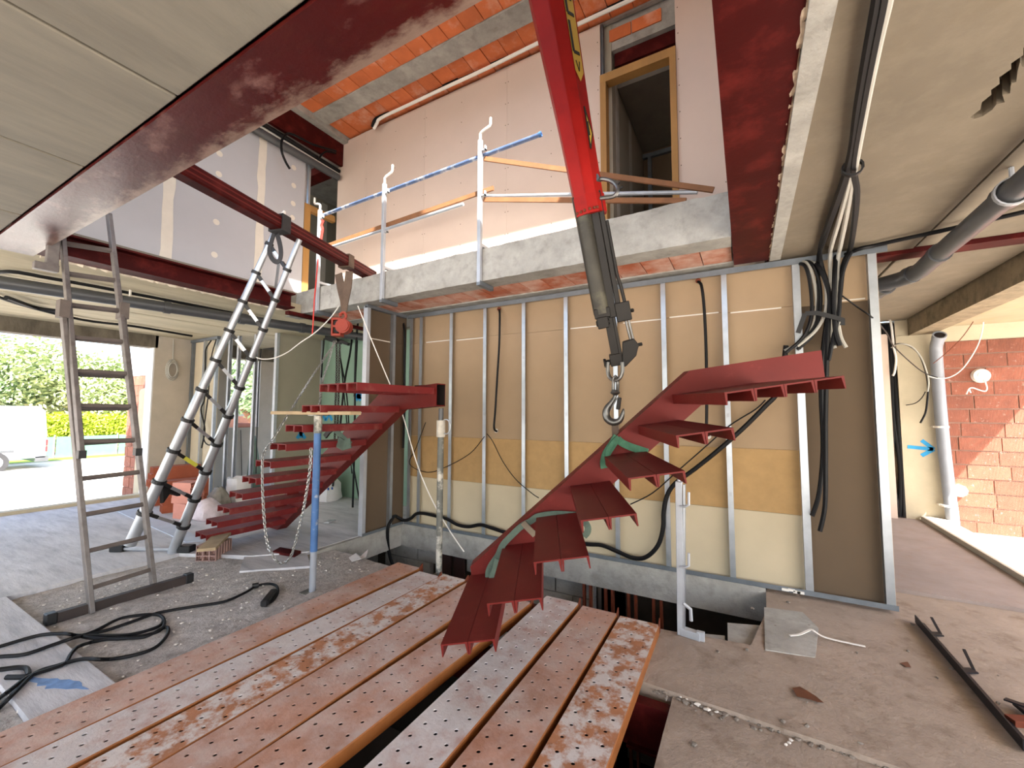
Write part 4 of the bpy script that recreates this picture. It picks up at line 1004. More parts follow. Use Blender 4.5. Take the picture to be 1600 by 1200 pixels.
# hook with shackle
HYP = 2.86
hk = thing('crane_hook', 'forged steel crane hook and shackle holding the green sling', 'hook', Py(959, 660, HYP))
def hpx(x, y, d=0.0): return Py(x, y, HYP - d)
MB().tube(smooth_path([hpx(950, 566), hpx(949.5, 580), hpx(953, 590), hpx(961, 594), hpx(969, 590), hpx(972.5, 580), hpx(972, 566)], 4), .0135, 8).build('shackle', M['steel'], parent=hk, smooth=True)
MB().tube(smooth_path([hpx(958.5, 612), hpx(958.5, 598), hpx(961.5, 588, .012), hpx(965, 598, -.01), hpx(964.5, 612)], 4), .0115, 8).build('eye_link', M['steel'], parent=hk, smooth=True)
MB().cyl(hpx(961.3, 618), hpx(961.3, 614), .012, .034, n=12).cyl(hpx(961.3, 614), hpx(961.3, 609), .034, .022, n=12).build('swivel', M['steel'], parent=hk, smooth=True)
hkp = [(961.5, 616), (960, 622), (955, 630), (949.5, 637), (946.8, 645), (948.5, 653), (954, 658.5), (961, 660), (968, 657), (972, 650), (973.8, 642), (974, 638.5)]
rr = [.015, .018, .025, .030, .033, .034, .033, .030, .026, .020, .013, .005]
sp = smooth_path([hpx(x, y) for x, y in hkp], 4)
rads = []
for i in range(len(rr) - 1):
    for k in range(4): rads.append(lerp(rr[i], rr[i + 1], k / 4) * .78)
rads.append(rr[-1])
MB().tube(sp, rads, 12).build('hook_body', M['steel'], parent=hk, smooth=True)
MB().bar(hpx(968, 621, .02), hpx(965.5, 640, .02), .024, .022, V(0, 1, 0)).build('safety_latch', M['crane_bk'], parent=hk, bevel=.003)
MB().tube(smooth_path([hpx(967, 619, .03), hpx(960, 629, .03), hpx(955, 640, .03)], 3), .004, 6).build('latch_spring', M['chain'], parent=hk)

# ------------------------------------------------------------------ green sling around the hanging stair
sg = thing('lifting_sling', 'green webbing sling looped from the crane hook round the hanging stair', 'sling', on_hang(960, 690, -.03))
hn = HM @ V(0, -1, 0)
def strap(pxs, w, m, name, par, v=-.02, t=.006, n=4):
    pts = smooth_path([on_hang(x, y, v if len(q) == 0 else q[0]) for x, y, *q in pxs], n)
    return MB().ribbon(pts, w, t, hn).build(name, m, parent=par)
strap([(961, 655, .12), (961, 668, .08), (962, 682, .03), (963, 692, -.01)], .045, mat('grimy_webbing', '6a5a4e', .85, var=.2, scale=14), 'grimy_end', sg, t=.012)
strap([(964, 682, .0), (957, 694, -.02), (948, 708, -.025), (944, 722, -.02), (945, 731, -.012)], .055, M['sling_g'], 'left_leg', sg, t=.012)
strap([(965, 686, .0), (972, 692, -.02), (985, 698, -.03), (1000, 703, -.04), (1012, 707, -.06)], .05, M['sling_g'], 'right_leg', sg, t=.012)
strap([(966, 683, -.004), (958, 691, -.03), (950, 704, -.036), (948, 716, -.036)], .028, M['sling_g'], 'left_fold', sg, t=.008)
s2 = thing('lifting_sling', 'faded green webbing sling lying slack along the lower hanging treads', 'sling', on_hang(840, 806, -.03))
strap([(902, 805, -.03), (888, 804, -.03), (868, 803, -.03), (850, 805, -.035), (838, 808, -.04), (828, 815, -.04), (815, 822, -.04), (800, 836, -.045), (786, 851, -.05), (778, 868, -.055), (766, 886, -.06), (763, 900, -.065), (768, 909, -.07)], .042, M['sling_d'], 'webbing', s2, t=.007)
strap([(817, 816, -.06), (826, 826, -.06), (836, 836, -.05)], .04, mat('tan_webbing', '7d7060', .85), 'knotted_end', s2, t=.010)
strap([(768, 909, -.075), (772, 898, -.09), (776, 886, -.09), (779, 874, -.08)], .05, M['sling_d'], 'loop_end', s2, t=.007)
strap([(912, 814, .03), (918, 822, .02), (918, 831, .02), (912, 838, .03)], .045, M['sling_d'], 'loop_tail', s2, t=.007)

# ------------------------------------------------------------------ red tube across the void, its straps and the chain hoist
T0 = V(-3.42, 0.95, 3.26); T1 = V(-4.20, 3.78, 3.26)
tube_ = thing('support_tube', 'red square steel tube lying across the void to the balcony edge', 'tube', (T0 + T1) / 2)
MB().bar(T0, T1, .125, .125).build('tube', M['oxide'], parent=tube_, bevel=.012)
MB().bar(lerp(T0, T1, .02) + V(.0645, 0, .02), lerp(T0, T1, .98) + V(.0645, 0, .02), .003, .012).bar(lerp(T0, T1, .02) + V(.0645, 0, -.02), lerp(T0, T1, .98) + V(.0645, 0, -.02), .003, .012).build('rolled_rib', M['stair'], parent=tube_)
td = (T1 - T0).normalized(); tx = td.cross(V(0, 0, 1)).normalized()
def tube_at(px, py):
    best = min((i / 400 for i in range(401)), key=lambda t: (lerp(T0, T1, t) - EYE).normalized().cross(ray(px, py).normalized()).length)
    return lerp(T0, T1, best)
def wrap(c, w, m, name, par, off=.07, t=.008):
    pts = [c + tx * a * off + V(0, 0, b * off) for a, b in ((-1, -1), (1, -1), (1, 1), (-1, 1))]
    mb = MB()
    for a, b in zip(pts, pts[1:] + pts[:1]):
        mb.obox((a + b) / 2, (b - a) / 2 * 1.06, td * w / 2, (a - b).normalized().cross(td) * t / 2)
    return mb.build(name, m, parent=par)
c1 = tube_at(437, 352)
bs = thing('ratchet_strap', 'black strap with a hanging loop wrapped round the red tube at the ladder top', 'strap', c1 - V(0, 0, .07))
wrap(c1, .10, M['strap_k'], 'wrap', bs, .073, .014)
q = [(428, 365), (424, 378), (421, 391), (424, 402), (431, 409), (437, 406), (439, 395), (437, 380), (433, 366)]
yy = c1.y - .03
MB().ribbon(smooth_path([Py(x, y, yy) for x, y in q], 4), .045, .006, V(0.3, -1, 0)).build('loop', M['strap_k'], parent=bs)
c2 = tube_at(536, 418)
br = thing('hoist_strap', 'brown webbing strap hanging from the red tube and carrying the orange hoist', 'strap', c2)
wrap(c2, .09, M['sling_b'], 'wrap', br, .070, .012)
HY = c2.y
for k, pth in enumerate((((529, 428), (533, 450), (536, 470), (537, 490)), ((546, 424), (543, 450), (540, 472), (538, 492)))):
    MB().ribbon([Py(x, y, HY - .08 - .01 * k) for x, y in pth], [.09, .10, .07, .05], .012, V(.3, -1, 0)).build('leg', M['sling_b'], parent=br)
ch = thing('chain_hoist', 'orange chain hoist hanging from the brown strap in front of the green wall', 'hoist', Py(537, 515, HY - .1))
hc = Py(536, 511, HY - .1)
sx_ = RW.col[0].copy(); sx_.z = 0; sx_.normalize(); sf = V(-sx_.y, sx_.x, 0)
MB().cyl(hc - sf * .07 + sx_ * .02, hc + sf * .03 + sx_ * .02, .082, n=20).cyl(hc - sf * .085 + sx_ * .03, hc - sf * .07 + sx_ * .03, .06, n=18).build('gear_case', M['orange'], parent=ch, smooth=True, bevel=0)
MB().obox(hc - sx_ * .06, sx_ * .045, sf * .05, V(0, 0, .012)).obox(hc - sx_ * .06 + V(0, 0, -.095), sx_ * .05, sf * .05, V(0, 0, .012)).obox(hc - sx_ * .06 + V(0, 0, .085), sx_ * .05, sf * .05, V(0, 0, .012)).obox(hc - sx_ * .015, sx_ * .008, sf * .05, V(0, 0, .095)).obox(hc - sx_ * .105, sx_ * .008, sf * .05, V(0, 0, .095)).build('side_plates', M['orange'], parent=ch)
MB().cyl(hc - sx_ * .06 - sf * .03, hc - sx_ * .06 + sf * .03, .07, n=18).build('hand_wheel', M['crane_bk'], parent=ch, smooth=True)
MB().tube(smooth_path([hc + V(0, 0, .08), hc + V(.0, 0, .12) + sx_ * .03, hc + V(0, 0, .165) + sx_ * .01, hc + V(0, 0, .15) - sx_ * .035, hc + V(0, 0, .12) - sx_ * .03], 4), .016, 8).build('top_hook', M['orange'], parent=ch, smooth=True)
def chain(pts, link, r, m, name, par):
    """alternating oval links along a path"""
    pts = smooth_path(pts, 8); acc = [0.0]
    for a, b in zip(pts[:-1], pts[1:]): acc.append(acc[-1] + (b - a).length)
    tot = acc[-1]; n = int(tot / (link * .78)); mb = MB(); i = 0
    for k in range(n):
        s = (k + .5) * tot / n
        while i < len(acc) - 2 and acc[i + 1] < s: i += 1
        p = lerp(pts[i], pts[i + 1], (s - acc[i]) / max(1e-6, acc[i + 1] - acc[i])); d = (pts[i + 1] - pts[i]).normalized()
        x = d.orthogonal().normalized(); y = d.cross(x)
        w = x if k % 2 else y
        w = (x + y).normalized() if k % 2 else (x - y).normalized()
        ring = []
        for j in range(8):
            a = 2 * PI * j / 8; ring.append(p + d * math.cos(a) * link * .5 + w * math.sin(a) * link * .30)
        mb.tube(ring, r, 4, closed=True)
    o = mb.build(name, m, parent=par); o['kind'] = 'stuff'; return o
E_ = lambda x, y, yy: Py(x, y, yy)
chain([E_(525, 533, HY - .12), E_(490, 585, HY - .45), E_(455, 640, HY - .80), E_(424, 690, 2.30)], .034, .0045, M['chain'], 'hand_chain', ch)
chain([E_(423, 692, 2.285), E_(413, 706, 2.27), E_(410, 722, 2.26), E_(411, 780, 2.25), E_(417, 845, 2.24), E_(430, 874, 2.24), E_(441, 880, 2.25), E_(455, 868, 2.26), E_(470, 815, 2.28), E_(478, 775, 2.29), E_(484, 735, 2.30), E_(486, 700, 2.31)], .036, .005, M['chain'], 'hand_chain', ch)
chain([E_(522, 533, HY - .12), E_(512, 570, HY - .2), E_(505, 592, HY - .3), E_(500, 625, HY - .55), E_(494, 680, 2.36)], .034, .0045, M['chain'], 'hand_chain', ch)
chain([E_(531, 533, HY - .1), E_(530, 570, HY - .1), E_(529, 620, HY - .08), E_(527, 680, HY - .03)], .036, .006, M['chain_d'], 'load_chain', ch)
chain([E_(526, 533, HY - .08), E_(526, 580, HY - .05), E_(524, 640, HY), E_(523, 690, HY)], .036, .006, M['chain_d'], 'load_chain', ch)
MB().tube(smooth_path([E_(529, 672, HY - .05), E_(529, 684, HY - .05), E_(533, 692, HY - .05), E_(538, 690, HY - .05), E_(539, 684, HY - .05)], 4), .014, 8).build('lower_hook', M['crane_bk'], parent=ch, smooth=True)
sl = thing('lifting_sling', 'dark green sling tied round the seventh tread root of the left stair', 'sling', E_(535, 700, 3.0))
MB().ribbon([E_(520, 668, 2.85), E_(530, 678, 2.84), E_(540, 688, 2.83), E_(548, 694, 2.83)], .05, .008, V(.3, -1, .2)).build('leg', M['sling_d'], parent=sl)
MB().ribbon([E_(527, 690, 2.82), E_(537, 696, 2.80), E_(548, 692, 2.82)], .10, .01, V(.3, -1, .2)).build('wrap', M['sling_d'], parent=sl)
MB().ribbon([E_(508, 682, 2.9), E_(514, 674, 2.9), E_(520, 670, 2.9)], .05, .02, V(.3, -1, .2)).build('loose_end', M['crane_bk'], parent=sl)

# ------------------------------------------------------------------ grey two-section ladder
FZ = -0.035
lad = thing('ladder', 'worn grey two-section ladder with a wide stabiliser bar leaning on the red beam', 'ladder', (-4.35, 1.48, FZ))
bl, brr = Pz(143, 958, FZ), Pz(241, 923, FZ)
tl, tr = Px(97, 475, -4.72), Px(194, 562, -4.60)
# stiles are straight: fix the lean from foot to the beam edge
def stile(pb, px, py, X):
    return pb, Px(px, py, X)
baseL, topL = stile(bl, 97, 476, -4.80)
baseR, topR = stile(brr, 190, 480, -4.80)
dl = (topL - baseL).normalized(); dr = (topR - baseR).normalized()
def rail(p, q, name, par, m, w=.030, d=.062):
    return MB().bar(p, q, w, d, V(1, 0, .45)).build(name, m, parent=par, bevel=.003)
rail(baseL, topL, 'stile', lad, M['ladder']); rail(baseR, topR, 'stile', lad, M['ladder'])
nr = 8
for k in range(1, nr):
    t = (k - .35) * .28
    MB().bar(baseL + dl * t, baseR + dr * t, .03, .032, V(1, 0, .45)).build('rung', M['ladder_r'], parent=lad)
# fly section, in front of the base section
off = V(.07, 0, .03)
fl0, fr0 = Px(127, 710, -4.42), Px(215, 706, -4.42)
fl1, fr1 = Px(98, 372, -5.02), Px(170, 335, -5.02)
rail(fl0, fl1, 'stile', lad, M['ladder']); rail(fr0, fr1, 'stile', lad, M['ladder'])
LL = (fl1 - fl0).length; ndl = (fl1 - fl0).normalized(); ndr = (fr1 - fr0).normalized()
zr = (baseL + dl * (.65 * .28)).z + .02
k = 0
while True:
    z_ = zr + k * .28 * dl.z; t = (z_ - fl0.z) / ndl.z
    if t > LL - .02: break
    if t < .06: k += 1; continue
    MB().bar(fl0 + ndl * t, fr0 + ndr * t, .03, .032, V(1, 0, .45)).build('rung', M['ladder_r'], parent=lad); k += 1
for p in (topL, topR): MB().obox(p + V(.03, 0, -.04), V(.05, 0, 0), V(0, .03, 0), V(0, 0, .07)).build('guide_bracket', M['ladder_r'], parent=lad)
for p in (fl0, fr0): MB().obox(p, V(.03, 0, 0), V(0, .022, 0), V(0, 0, .03)).build('rubber_end', M['black'], parent=lad)
s0, s1 = Pz(78, 975, FZ), Pz(294, 910, FZ)
MB().bar(s0 + V(0, 0, .035), s1 + V(0, 0, .035), .055, .07).build('stabiliser_bar', mat('brown_painted_bar', '3d3431', .6, .3, var=.2), parent=lad, bevel=.004)
for s in (s0, s1): MB().obox(s + V(0, 0, .040), V(.035, 0, 0), V(0, .03, 0), V(0, 0, .04)).build('bar_cap', M['black'], parent=lad, bevel=.006)
# hook bracket of the ladder stay seen on the beam
q = Px(82, 395, -4.95)
tag(MB().obox(q + V(0, 0, 0), V(.03, 0, 0), V(0, .035, 0), V(0, 0, .11)).obox(q + V(0, -.03, -.13), V(.03, 0, 0), V(0, .07, 0), V(0, 0, .03)).build('beam_bracket', M['ladder'], bevel=.004), 'grey angle bracket clamped under the beam corner beside the grey ladder', 'bracket')

# ------------------------------------------------------------------ telescopic ladder
tel = thing('ladder', 'silver telescopic ladder with black collars leaning up to the red tube', 'ladder', Pz(240, 862, 0))
rdir = ray(1497, 939).normalized()
pr0 = Pz(270, 863, 0.0); pl0 = pr0 - rdir * .50
pl0 = Py(203, 851, pl0.y)
top_y = 2.46
pr1 = Py(468, 374, top_y + .03); pl1 = Py(441, 338, top_y - .02)
def tele(p0, p1, n=11):
    par = tel
    L = (p1 - p0).length; d = (p1 - p0).normalized()
    for k in range(n):
        a = p0 + d * (L * k / n); b = p0 + d * (L * (k + 1) / n)
        r = lerp(.050, .026, k / (n - 1))
        MB().cyl(a, b, r, n=14).build('stile_section', M['alu'], parent=par, smooth=True)
    return [p0 + d * (L * (k + 1) / n) for k in range(n)], d
jl, dl_ = tele(pl0, pl1); jr, dr_ = tele(pr0, pr1)
for k in range(10):
    r = lerp(.056, .031, k / 10)
    for j, dd, o in ((jl[k], dl_, jr[k]), (jr[k], dr_, jl[k])):
        MB().cyl(j - dd * .016, j + dd * .016, r + .006, n=14).bar(j, lerp(j, o, .30), .03, .032, dd).build('collar', M['black'], parent=tel)
    MB().bar(lerp(jl[k], jr[k], .29), lerp(jl[k], jr[k], .71), .026, .03, dl_).build('rung', M['yellow'] if k == 2 and False else M['alu'], parent=tel)
lc = lerp(jl[1], jr[1], .48)
MB().bar(lerp(jl[2], jr[2], .30), lerp(jl[2], jr[2], .68), .032, .036, dl_).build('yellow_label', mat('yellow_green_label', 'c9c64a', .5), parent=tel)
MB().prism([lerp(jl[1], jr[1], .12) + V(0, -.04, .0), lerp(jl[1], jr[1], .62) + V(0, -.04, .03), lerp(jl[1], jr[1], .62) + V(0, -.04, -.03), lerp(jl[1], jr[1], .34) + V(0, -.04, -.05), lerp(jl[1], jr[1], .18) + V(0, -.04, -.17)], (0, .03, 0)).build('stay_hinge', M['black'], parent=tel)
st0 = Pz(186, 861, 0); st1_ = Pz(291, 862, 0)
MB().bar(st0 + V(0, 0, .03), st1_ + V(0, 0, .03), .05, .025).build('stabiliser', M['alu'], parent=tel)
for s in (st0, st1_): MB().obox(s + V(0, 0, .035), sx_ * .07, sf * .05, V(0, 0, .035)).build('foot', M['black'], parent=tel, bevel=.008)
MB().cyl(pl1, pl1 + dl_ * .06, .028, .012, n=12).build('cap', M['white'], parent=tel, smooth=True)
lean = Py(437, 340, top_y + .15)
tag(MB().bar(Py(428, 470, 3.2), Py(437, 400, 2.9), .03, .03).build('ladder_strut', M['zinc_w']), 'thin bright strut standing behind the top of the telescopic ladder', 'strut')

# ------------------------------------------------------------------ props
pb = Pz(488, 925, FZ)
bp = thing('steel_prop', 'blue adjustable steel prop with a square foot plate, carrying a board', 'prop', pb)
MB().box(pb + V(-.075, -.075, 0), pb + V(.075, .075, .008)).build('foot_plate', M['grey_prop'], parent=bp)
ztop = Py(491, 648, pb.y).z - pb.z
MB().cyl(pb + V(0, 0, .008), pb + V(0, 0, .36), .027, n=16).build('lower_tube', M['pvc_l'], parent=bp, smooth=True)
MB().cyl(pb + V(0, 0, .34), pb + V(0, 0, ztop - .16), .030, n=16).build('outer_tube', M['blue_prop'], parent=bp, smooth=True)
MB().cyl(pb + V(0, 0, ztop - .16), pb + V(0, 0, ztop - .008), .034, n=16).box(pb + V(-.06, -.06, ztop - .008), pb + V(.06, .06, ztop)).build('head', M['grey_prop'], parent=bp)
pa, pq = Py(432, 643, pb.y - .01), Py(556, 640, pb.y + .02); pa.z = pq.z = (pb + V(0, 0, ztop)).z + .0155
tag(MB().bar(pa, pq, .12, .03).build('wooden_board', M['wood_p'], bevel=.004), 'short weathered board lying on top of the blue prop', 'board')
gp = V(-2.575, 3.20, -.045)
g = thing('steel_prop', 'plaster-spattered grey steel prop under the top end of the left stair', 'prop', gp)
zt = 1.535
MB().box(gp + V(-.07, -.06, 0), gp + V(.07, .06, .008)).build('foot_plate', M['grey_prop'], parent=g)
MB().cyl(gp + V(0, 0, .008), V(gp.x, gp.y, 1.30), .030, n=14).build('outer_tube', M['grey_prop'], parent=g, smooth=True)
MB().cyl(V(gp.x, gp.y, 1.30), V(gp.x, gp.y, zt), .024, n=14).build('inner_tube', M['pvc'], parent=g, smooth=True)
MB().cyl(V(gp.x, gp.y, 1.26), V(gp.x, gp.y, 1.42), .042, n=14).build('adjusting_collar', mat('plastered_collar', 'bdb7ab', .8, var=.2, scale=20), parent=g, smooth=True)
MB().tube([V(gp.x + .06, gp.y, 1.36) + V(.055 * math.cos(a), 0, .07 * math.sin(a)) for a in [2 * PI * i / 14 for i in range(14)]], .006, 6, closed=True).build('pin', M['zinc'], parent=g)
# white clamp post standing at the pit edge
wp = V(-.44, 3.19, -.028)
w = thing('guardrail_post', 'white-grey clamp post standing at the pit edge under the hanging stair', 'post', wp)
top = Py(1062, 752, wp.y)
MB().bar(wp + V(0, 0, .0), V(wp.x + .01, wp.y, top.z), .045, .045, V(0, 1, 0)).build('post_tube', M['zinc_w'], parent=w, bevel=.003)
MB().bar(wp + V(.02, 0, .0), V(wp.x + .045, wp.y + .01, top.z - .02), .012, .05, V(0, 1, 0)).build('inner_flange', M['zinc'], parent=w)
f1 = Pz(1095, 1001, -.03)
MB().bar(wp + V(0, 0, .025), f1 + V(0, 0, .025), .05, .05).bar(f1 + V(0, 0, .0), f1 + V(0, 0, .06), .05, .03, V(0, 1, 0)).build('clamp_foot', M['zinc_w'], parent=w, bevel=.003)
for (x, y) in ((1066, 886), (1066, 791)):
    MB().tube([Py(x - 4, y, wp.y - .03), Py(x + 4, y + 1, wp.y - .03), Py(x + 10, y - 2, wp.y - .03), Py(x + 10, y - 22, wp.y - .03)], .009, 6).build('rail_hook', M['zinc_w'], parent=w)
MB().tube([Py(1068, 943, wp.y - .03), Py(1079, 952, wp.y - .03), Py(1080, 970, wp.y - .03)], .012, 6).build('rail_hook', M['zinc_w'], parent=w)
MB().cyl(V(wp.x + .01, wp.y, top.z), V(wp.x + .01, wp.y, top.z + .03), .012, n=8).build('top_pin', M['zinc_w'], parent=w)

# ------------------------------------------------------------------ guard rail of the balcony
def gpost(pxb, pyb, pxt, pyt, label, flip=1):
    y = SY - .03
    b = Py(pxb, pyb, y); b.z = 2.83
    tp = Py(pxt, pyt, y); tp.x = b.x; 
    t = thing('guardrail_post', label, 'post', b, 'clamp posts on the balcony edge')
    MB().bar(b, tp, .042, .042, V(0, 1, 0)).build('post_tube', M['zinc_w'], parent=t, bevel=.003)
    MB().box((b.x - .022, y - .02, 2.80), (b.x + .022, y + .24, 2.845)).build('lower_jaw', M['zinc_d'], parent=t)
    MB().box((b.x - .02, y - .02, 3.215), (b.x + .02, y + .2, 3.245)).build('upper_jaw', M['zinc_w'], parent=t)
    MB().tube([tp + V(0, 0, -.02), tp + V(0, 0, .07), tp + V(flip * .03, 0, .09), tp + V(flip * .115, 0, .115), tp + V(flip * .125, 0, .135), tp + V(flip * .125, 0, .20)], .014, 8).build('crank_handle', M['white'], parent=t, smooth=True)
    for z in (tp.z - .13, tp.z - .62): MB().box((b.x + .02, y - .015, z), (b.x + .07, y + .015, z + .012)).box((b.x + .06, y - .015, z), (b.x + .07, y + .015, z + .05)).build('rail_hook', M['zinc_w'], parent=t)
    return t
gpost(597, 455, 599, 288, 'middle clamp post of the balcony guard rail with a cranked handle')
gpost(749, 430, 753, 218, 'rightmost clamp post of the balcony guard rail, nearest the crane boom')
gpost(495, 478, 495, 330, 'leftmost clamp post of the balcony guard rail, with red tape tied on', -1)
RY = SY + .02
def gr(a, b, r, m, name, label, y0=RY, y1=RY, box=None):
    p, q = Py(*a, y0), Py(*b, y1)
    mb = MB()
    if box: mb.bar(p, q, box[0], box[1])
    else: mb.cyl(p, q, r, n=10)
    return tag(mb.build(name, M[m], smooth=not box), label, 'rail', 'guard rails of the balcony')
gr((500, 338), (842, 211), .022, 'blue_rail', 'guard_rail', 'upper blue and white tube rail along the balcony posts')
MB().pipe(Py(842, 211, RY), Py(846, 209, RY), .026, .008, 10).build('rail_end', M['blue_prop'], parent=bpy.data.objects['guard_rail'])
gr((505, 386), (771, 294), .02, 'wood_o', 'guard_rail', 'lower wooden rail between the left and right balcony posts', RY, RY, (.022, .045))
gr((508, 389), (724, 319), .018, 'zinc_w', 'guard_rail', 'thin grey tube rail just under the wooden balcony rail', RY - .03, RY - .03)
gr((757, 248), (1115, 297), .02, 'wood_o', 'guard_rail', 'upper fallen wooden rail sloping down past the crane boom', RY, SY + .14, (.022, .045))
gr((756, 312), (1072, 314), .02, 'wood_o', 'guard_rail', 'lower fallen wooden rail reaching the slab edge right of the boom', RY - .02, SY + .03, (.022, .045))
gr((756, 307), (1090, 300), .018, 'zinc_w', 'guard_rail', 'grey tube rail lying between the two fallen wooden rails', RY + .06, SY + .16)
rt = thing('red_tape', 'red tape knotted on the leftmost balcony post', 'tape', Py(503, 345, SY - .06))
MB().ribbon([Py(x, y, SY - .06) for x, y in ((505, 344), (502, 352), (504, 358), (502, 370), (500, 386))], .04, .006, V(.3, -1, 0)).build('band', M['redtape'], parent=rt)
MB().tube([Py(497, 405, SY - .06), Py(491, 470, SY - .06), Py(489, 510, SY - .07), Py(488, 522, SY - .07)], .008, 5).build('tail', M['redtape'], parent=rt)

# ------------------------------------------------------------------ drain pipes on the ceilings
pp = [Pz(x, y, 2.70) for x, y in ((-60, 432), (0, 445), (250, 485), (440, 510), (575, 528))]
pl_ = thing('drain_pipe', 'long dark grey drain pipe hung under the left ceiling', 'pipe', pp[2])
a, b = pp[0], pp[-1]
MB().cyl(a, b, .062, n=16).build('pipe', M['pvc'], parent=pl_, smooth=True)
for t in (.36, .55, .74): MB().pipe(lerp(a, b, t) - (b - a).normalized() * .03, lerp(a, b, t) + (b - a).normalized() * .03, .072, .012, 16).build('socket', M['pvc'], parent=pl_, smooth=True)
for (px, py) in ((203, 465), (390, 500)):
    p = Pz(px, py, 2.77); MB().cyl(p, V(p.x, p.y, 2.856), .012, n=8).build('hanger', M['white'], parent=pl_)
rp = thing('drain_pipe', 'grey drain pipe with bends hung under the right ceiling', 'pipe', Pz(1450, 410, 2.75))
MB().tube([V(1.325, -.8, 2.755), V(1.325, 4.35, 2.72)], .062, 18).build('pipe', M['pvc'], parent=rp, smooth=True)
MB().tube(smooth_path([V(1.325, 4.30, 2.72), V(1.325, 4.5, 2.715), V(1.31, 4.72, 2.70), V(1.24, 4.92, 2.70), V(1.0, 5.15, 2.70), V(.7, 5.4, 2.70)], 5), .066, 18).build('bend', M['pvc'], parent=rp, smooth=True)
MB().tube([V(1.19, 4.98, 2.69), V(1.16, 5.6, 2.68), V(1.12, 6.6, 2.68)], .056, 16).build('branch', M['pvc'], parent=rp, smooth=True)
for c, d in ((V(1.325, 4.32, 2.72), V(0, 1, 0)), (V(1.325, 3.35, 2.727), V(0, 1, 0)), (V(1.285, 4.80, 2.70), V(-.35, 1, 0)), (V(1.06, 5.10, 2.70), V(-.8, .7, 0)), (V(1.185, 5.1, 2.69), V(0, 1, 0))):
    d.normalize(); MB().pipe(c - d * .03, c + d * .03, .074, .013, 18).build('socket', M['pvc'], parent=rp, smooth=True)
p = V(1.325, 3.30, 2.79); MB().cyl(p, V(p.x, p.y, 2.862), .012, n=8).pipe(V(1.325, 3.29, 2.727), V(1.325, 3.315, 2.727), .080, .008, 18).build('hanger', M['zinc_w'], parent=rp)
up = thing('drain_pipe', 'dark pipe running along the top of the upper left wall', 'pipe', (-5.60, 2.5, 5.25))
MB().cyl(V(-5.60, .6, 5.25), V(-5.60, 4.28, 5.25), .055, n=14).build('pipe', M['pvc'], parent=up, smooth=True)

# ------------------------------------------------------------------ cables and conduits
def cable(pts, r, m, label, name='cable', cat='cable', group=None, n=5, seg=7, at=None):
    o = MB().tube(smooth_path(pts, n), r, seg).build(name, M[m] if isinstance(m, str) else m, smooth=True)
    return tag(o, label, cat, group)
def ys(L, y): return [Py(a[0], a[1], y if len(a) == 2 else a[2]) for a in L]
CY = WY - .03
cable(ys([(780, 484, WY + .05), (781, 495), (780, 540), (777, 590), (774, 640), (772, 668), (776, 674, WY + .03)], CY), .013, 'cable', 'black conduit loop hanging on the board wall left of the crane, third bay')
cable(ys([(1091, 440, WY + .05), (1096, 447), (1100, 480), (1103, 540), (1104, 600), (1104, 655), (1103, 676), (1107, 680, WY + .03)], CY), .014, 'cable', 'black conduit hanging on the board wall right of the crane hook')
for (px, py), l in (((776, 673), 'lower'), ((780, 483), 'upper')):
    p = Py(px, py, WY + .05)
    tag(MB().cyl(p, p - V(0, .012, 0), .025, n=10).build('wall_grommet', M['white' if l == 'lower' else 'rust']), '%s end patch of the conduit in the bay left of the crane' % l, 'grommet')
for (px, py), l in (((1107, 682), 'lower'), ((1091, 439), 'upper')):
    p = Py(px, py, WY + .05)
    tag(MB().cyl(p, p - V(0, .012, 0), .025, n=10).build('wall_grommet', M['white' if l == 'lower' else 'rust']), '%s end patch of the conduit right of the crane hook' % l, 'grommet')
cable(ys([(618, 890, 4.15), (610, 873, 4.1), (606, 850, 4.05), (606, 825, 4.0), (612, 812, 4.08), (617, 806, 4.2), (622, 809, 4.24), (632, 813), (642, 810), (650, 803), (660, 802), (680, 806), (698, 811), (715, 820), (732, 823), (750, 820), (765, 824), (790, 832), (820, 838), (860, 842), (915, 850), (940, 852), (965, 862), (990, 872), (1010, 870), (1028, 852), (1036, 825), (1037, 800), (1042, 775), (1055, 755), (1085, 733), (1120, 705), (1160, 670), (1195, 635), (1215, 612), (1224, 570), (1228, 540)], CY), .021, 'cable', 'thick black cable running along the foot of the board wall and up at right')
cable(ys([(665, 660), (650, 700), (640, 725), (668, 738), (700, 728), (735, 708), (757, 682)], CY), .005, 'cable', 'thin wire sagging between the two leftmost bays behind the grey prop')
cable(ys([(761, 678), (770, 690), (785, 720), (805, 748), (830, 770), (842, 778)], CY), .005, 'cable', 'thin wire drooping across the bays left of the hanging stair')
cable(ys([(985, 788), (1020, 770), (1060, 735), (1100, 700), (1140, 665), (1180, 640), (1196, 625)], CY), .006, 'cable', 'thin wire beside the thick black cable behind the hanging treads')
cable(ys([(628, 500, WY + .02), (632, 515), (632, 560), (632, 640), (630, 700)], CY), .016, 'cable', 'black conduit in the inner corner of the board walls')
cable(ys([(559, 478, 3.3), (568, 500, 3.35), (580, 530, 3.4), (605, 590, 3.45), (628, 645, 3.5), (650, 720, 3.45), (672, 775, 3.4), (700, 825, 3.35), (725, 862, 3.3)], 3.4), .006, 'white', 'white cord stretched from the hoist strap down to the pit', 'cord', 'cord')
cable(ys([(530, 478, 3.3), (515, 498, 3.3), (492, 520, 3.28), (470, 535, 3.25), (450, 550, 3.2), (430, 559, 3.15), (410, 561, 3.1), (395, 556, 3.1), (380, 548, 3.1), (372, 540, 3.1)], 3.3), .007, 'white', 'wavy white cord from the hoist strap to the telescopic ladder', 'cord', 'cord')
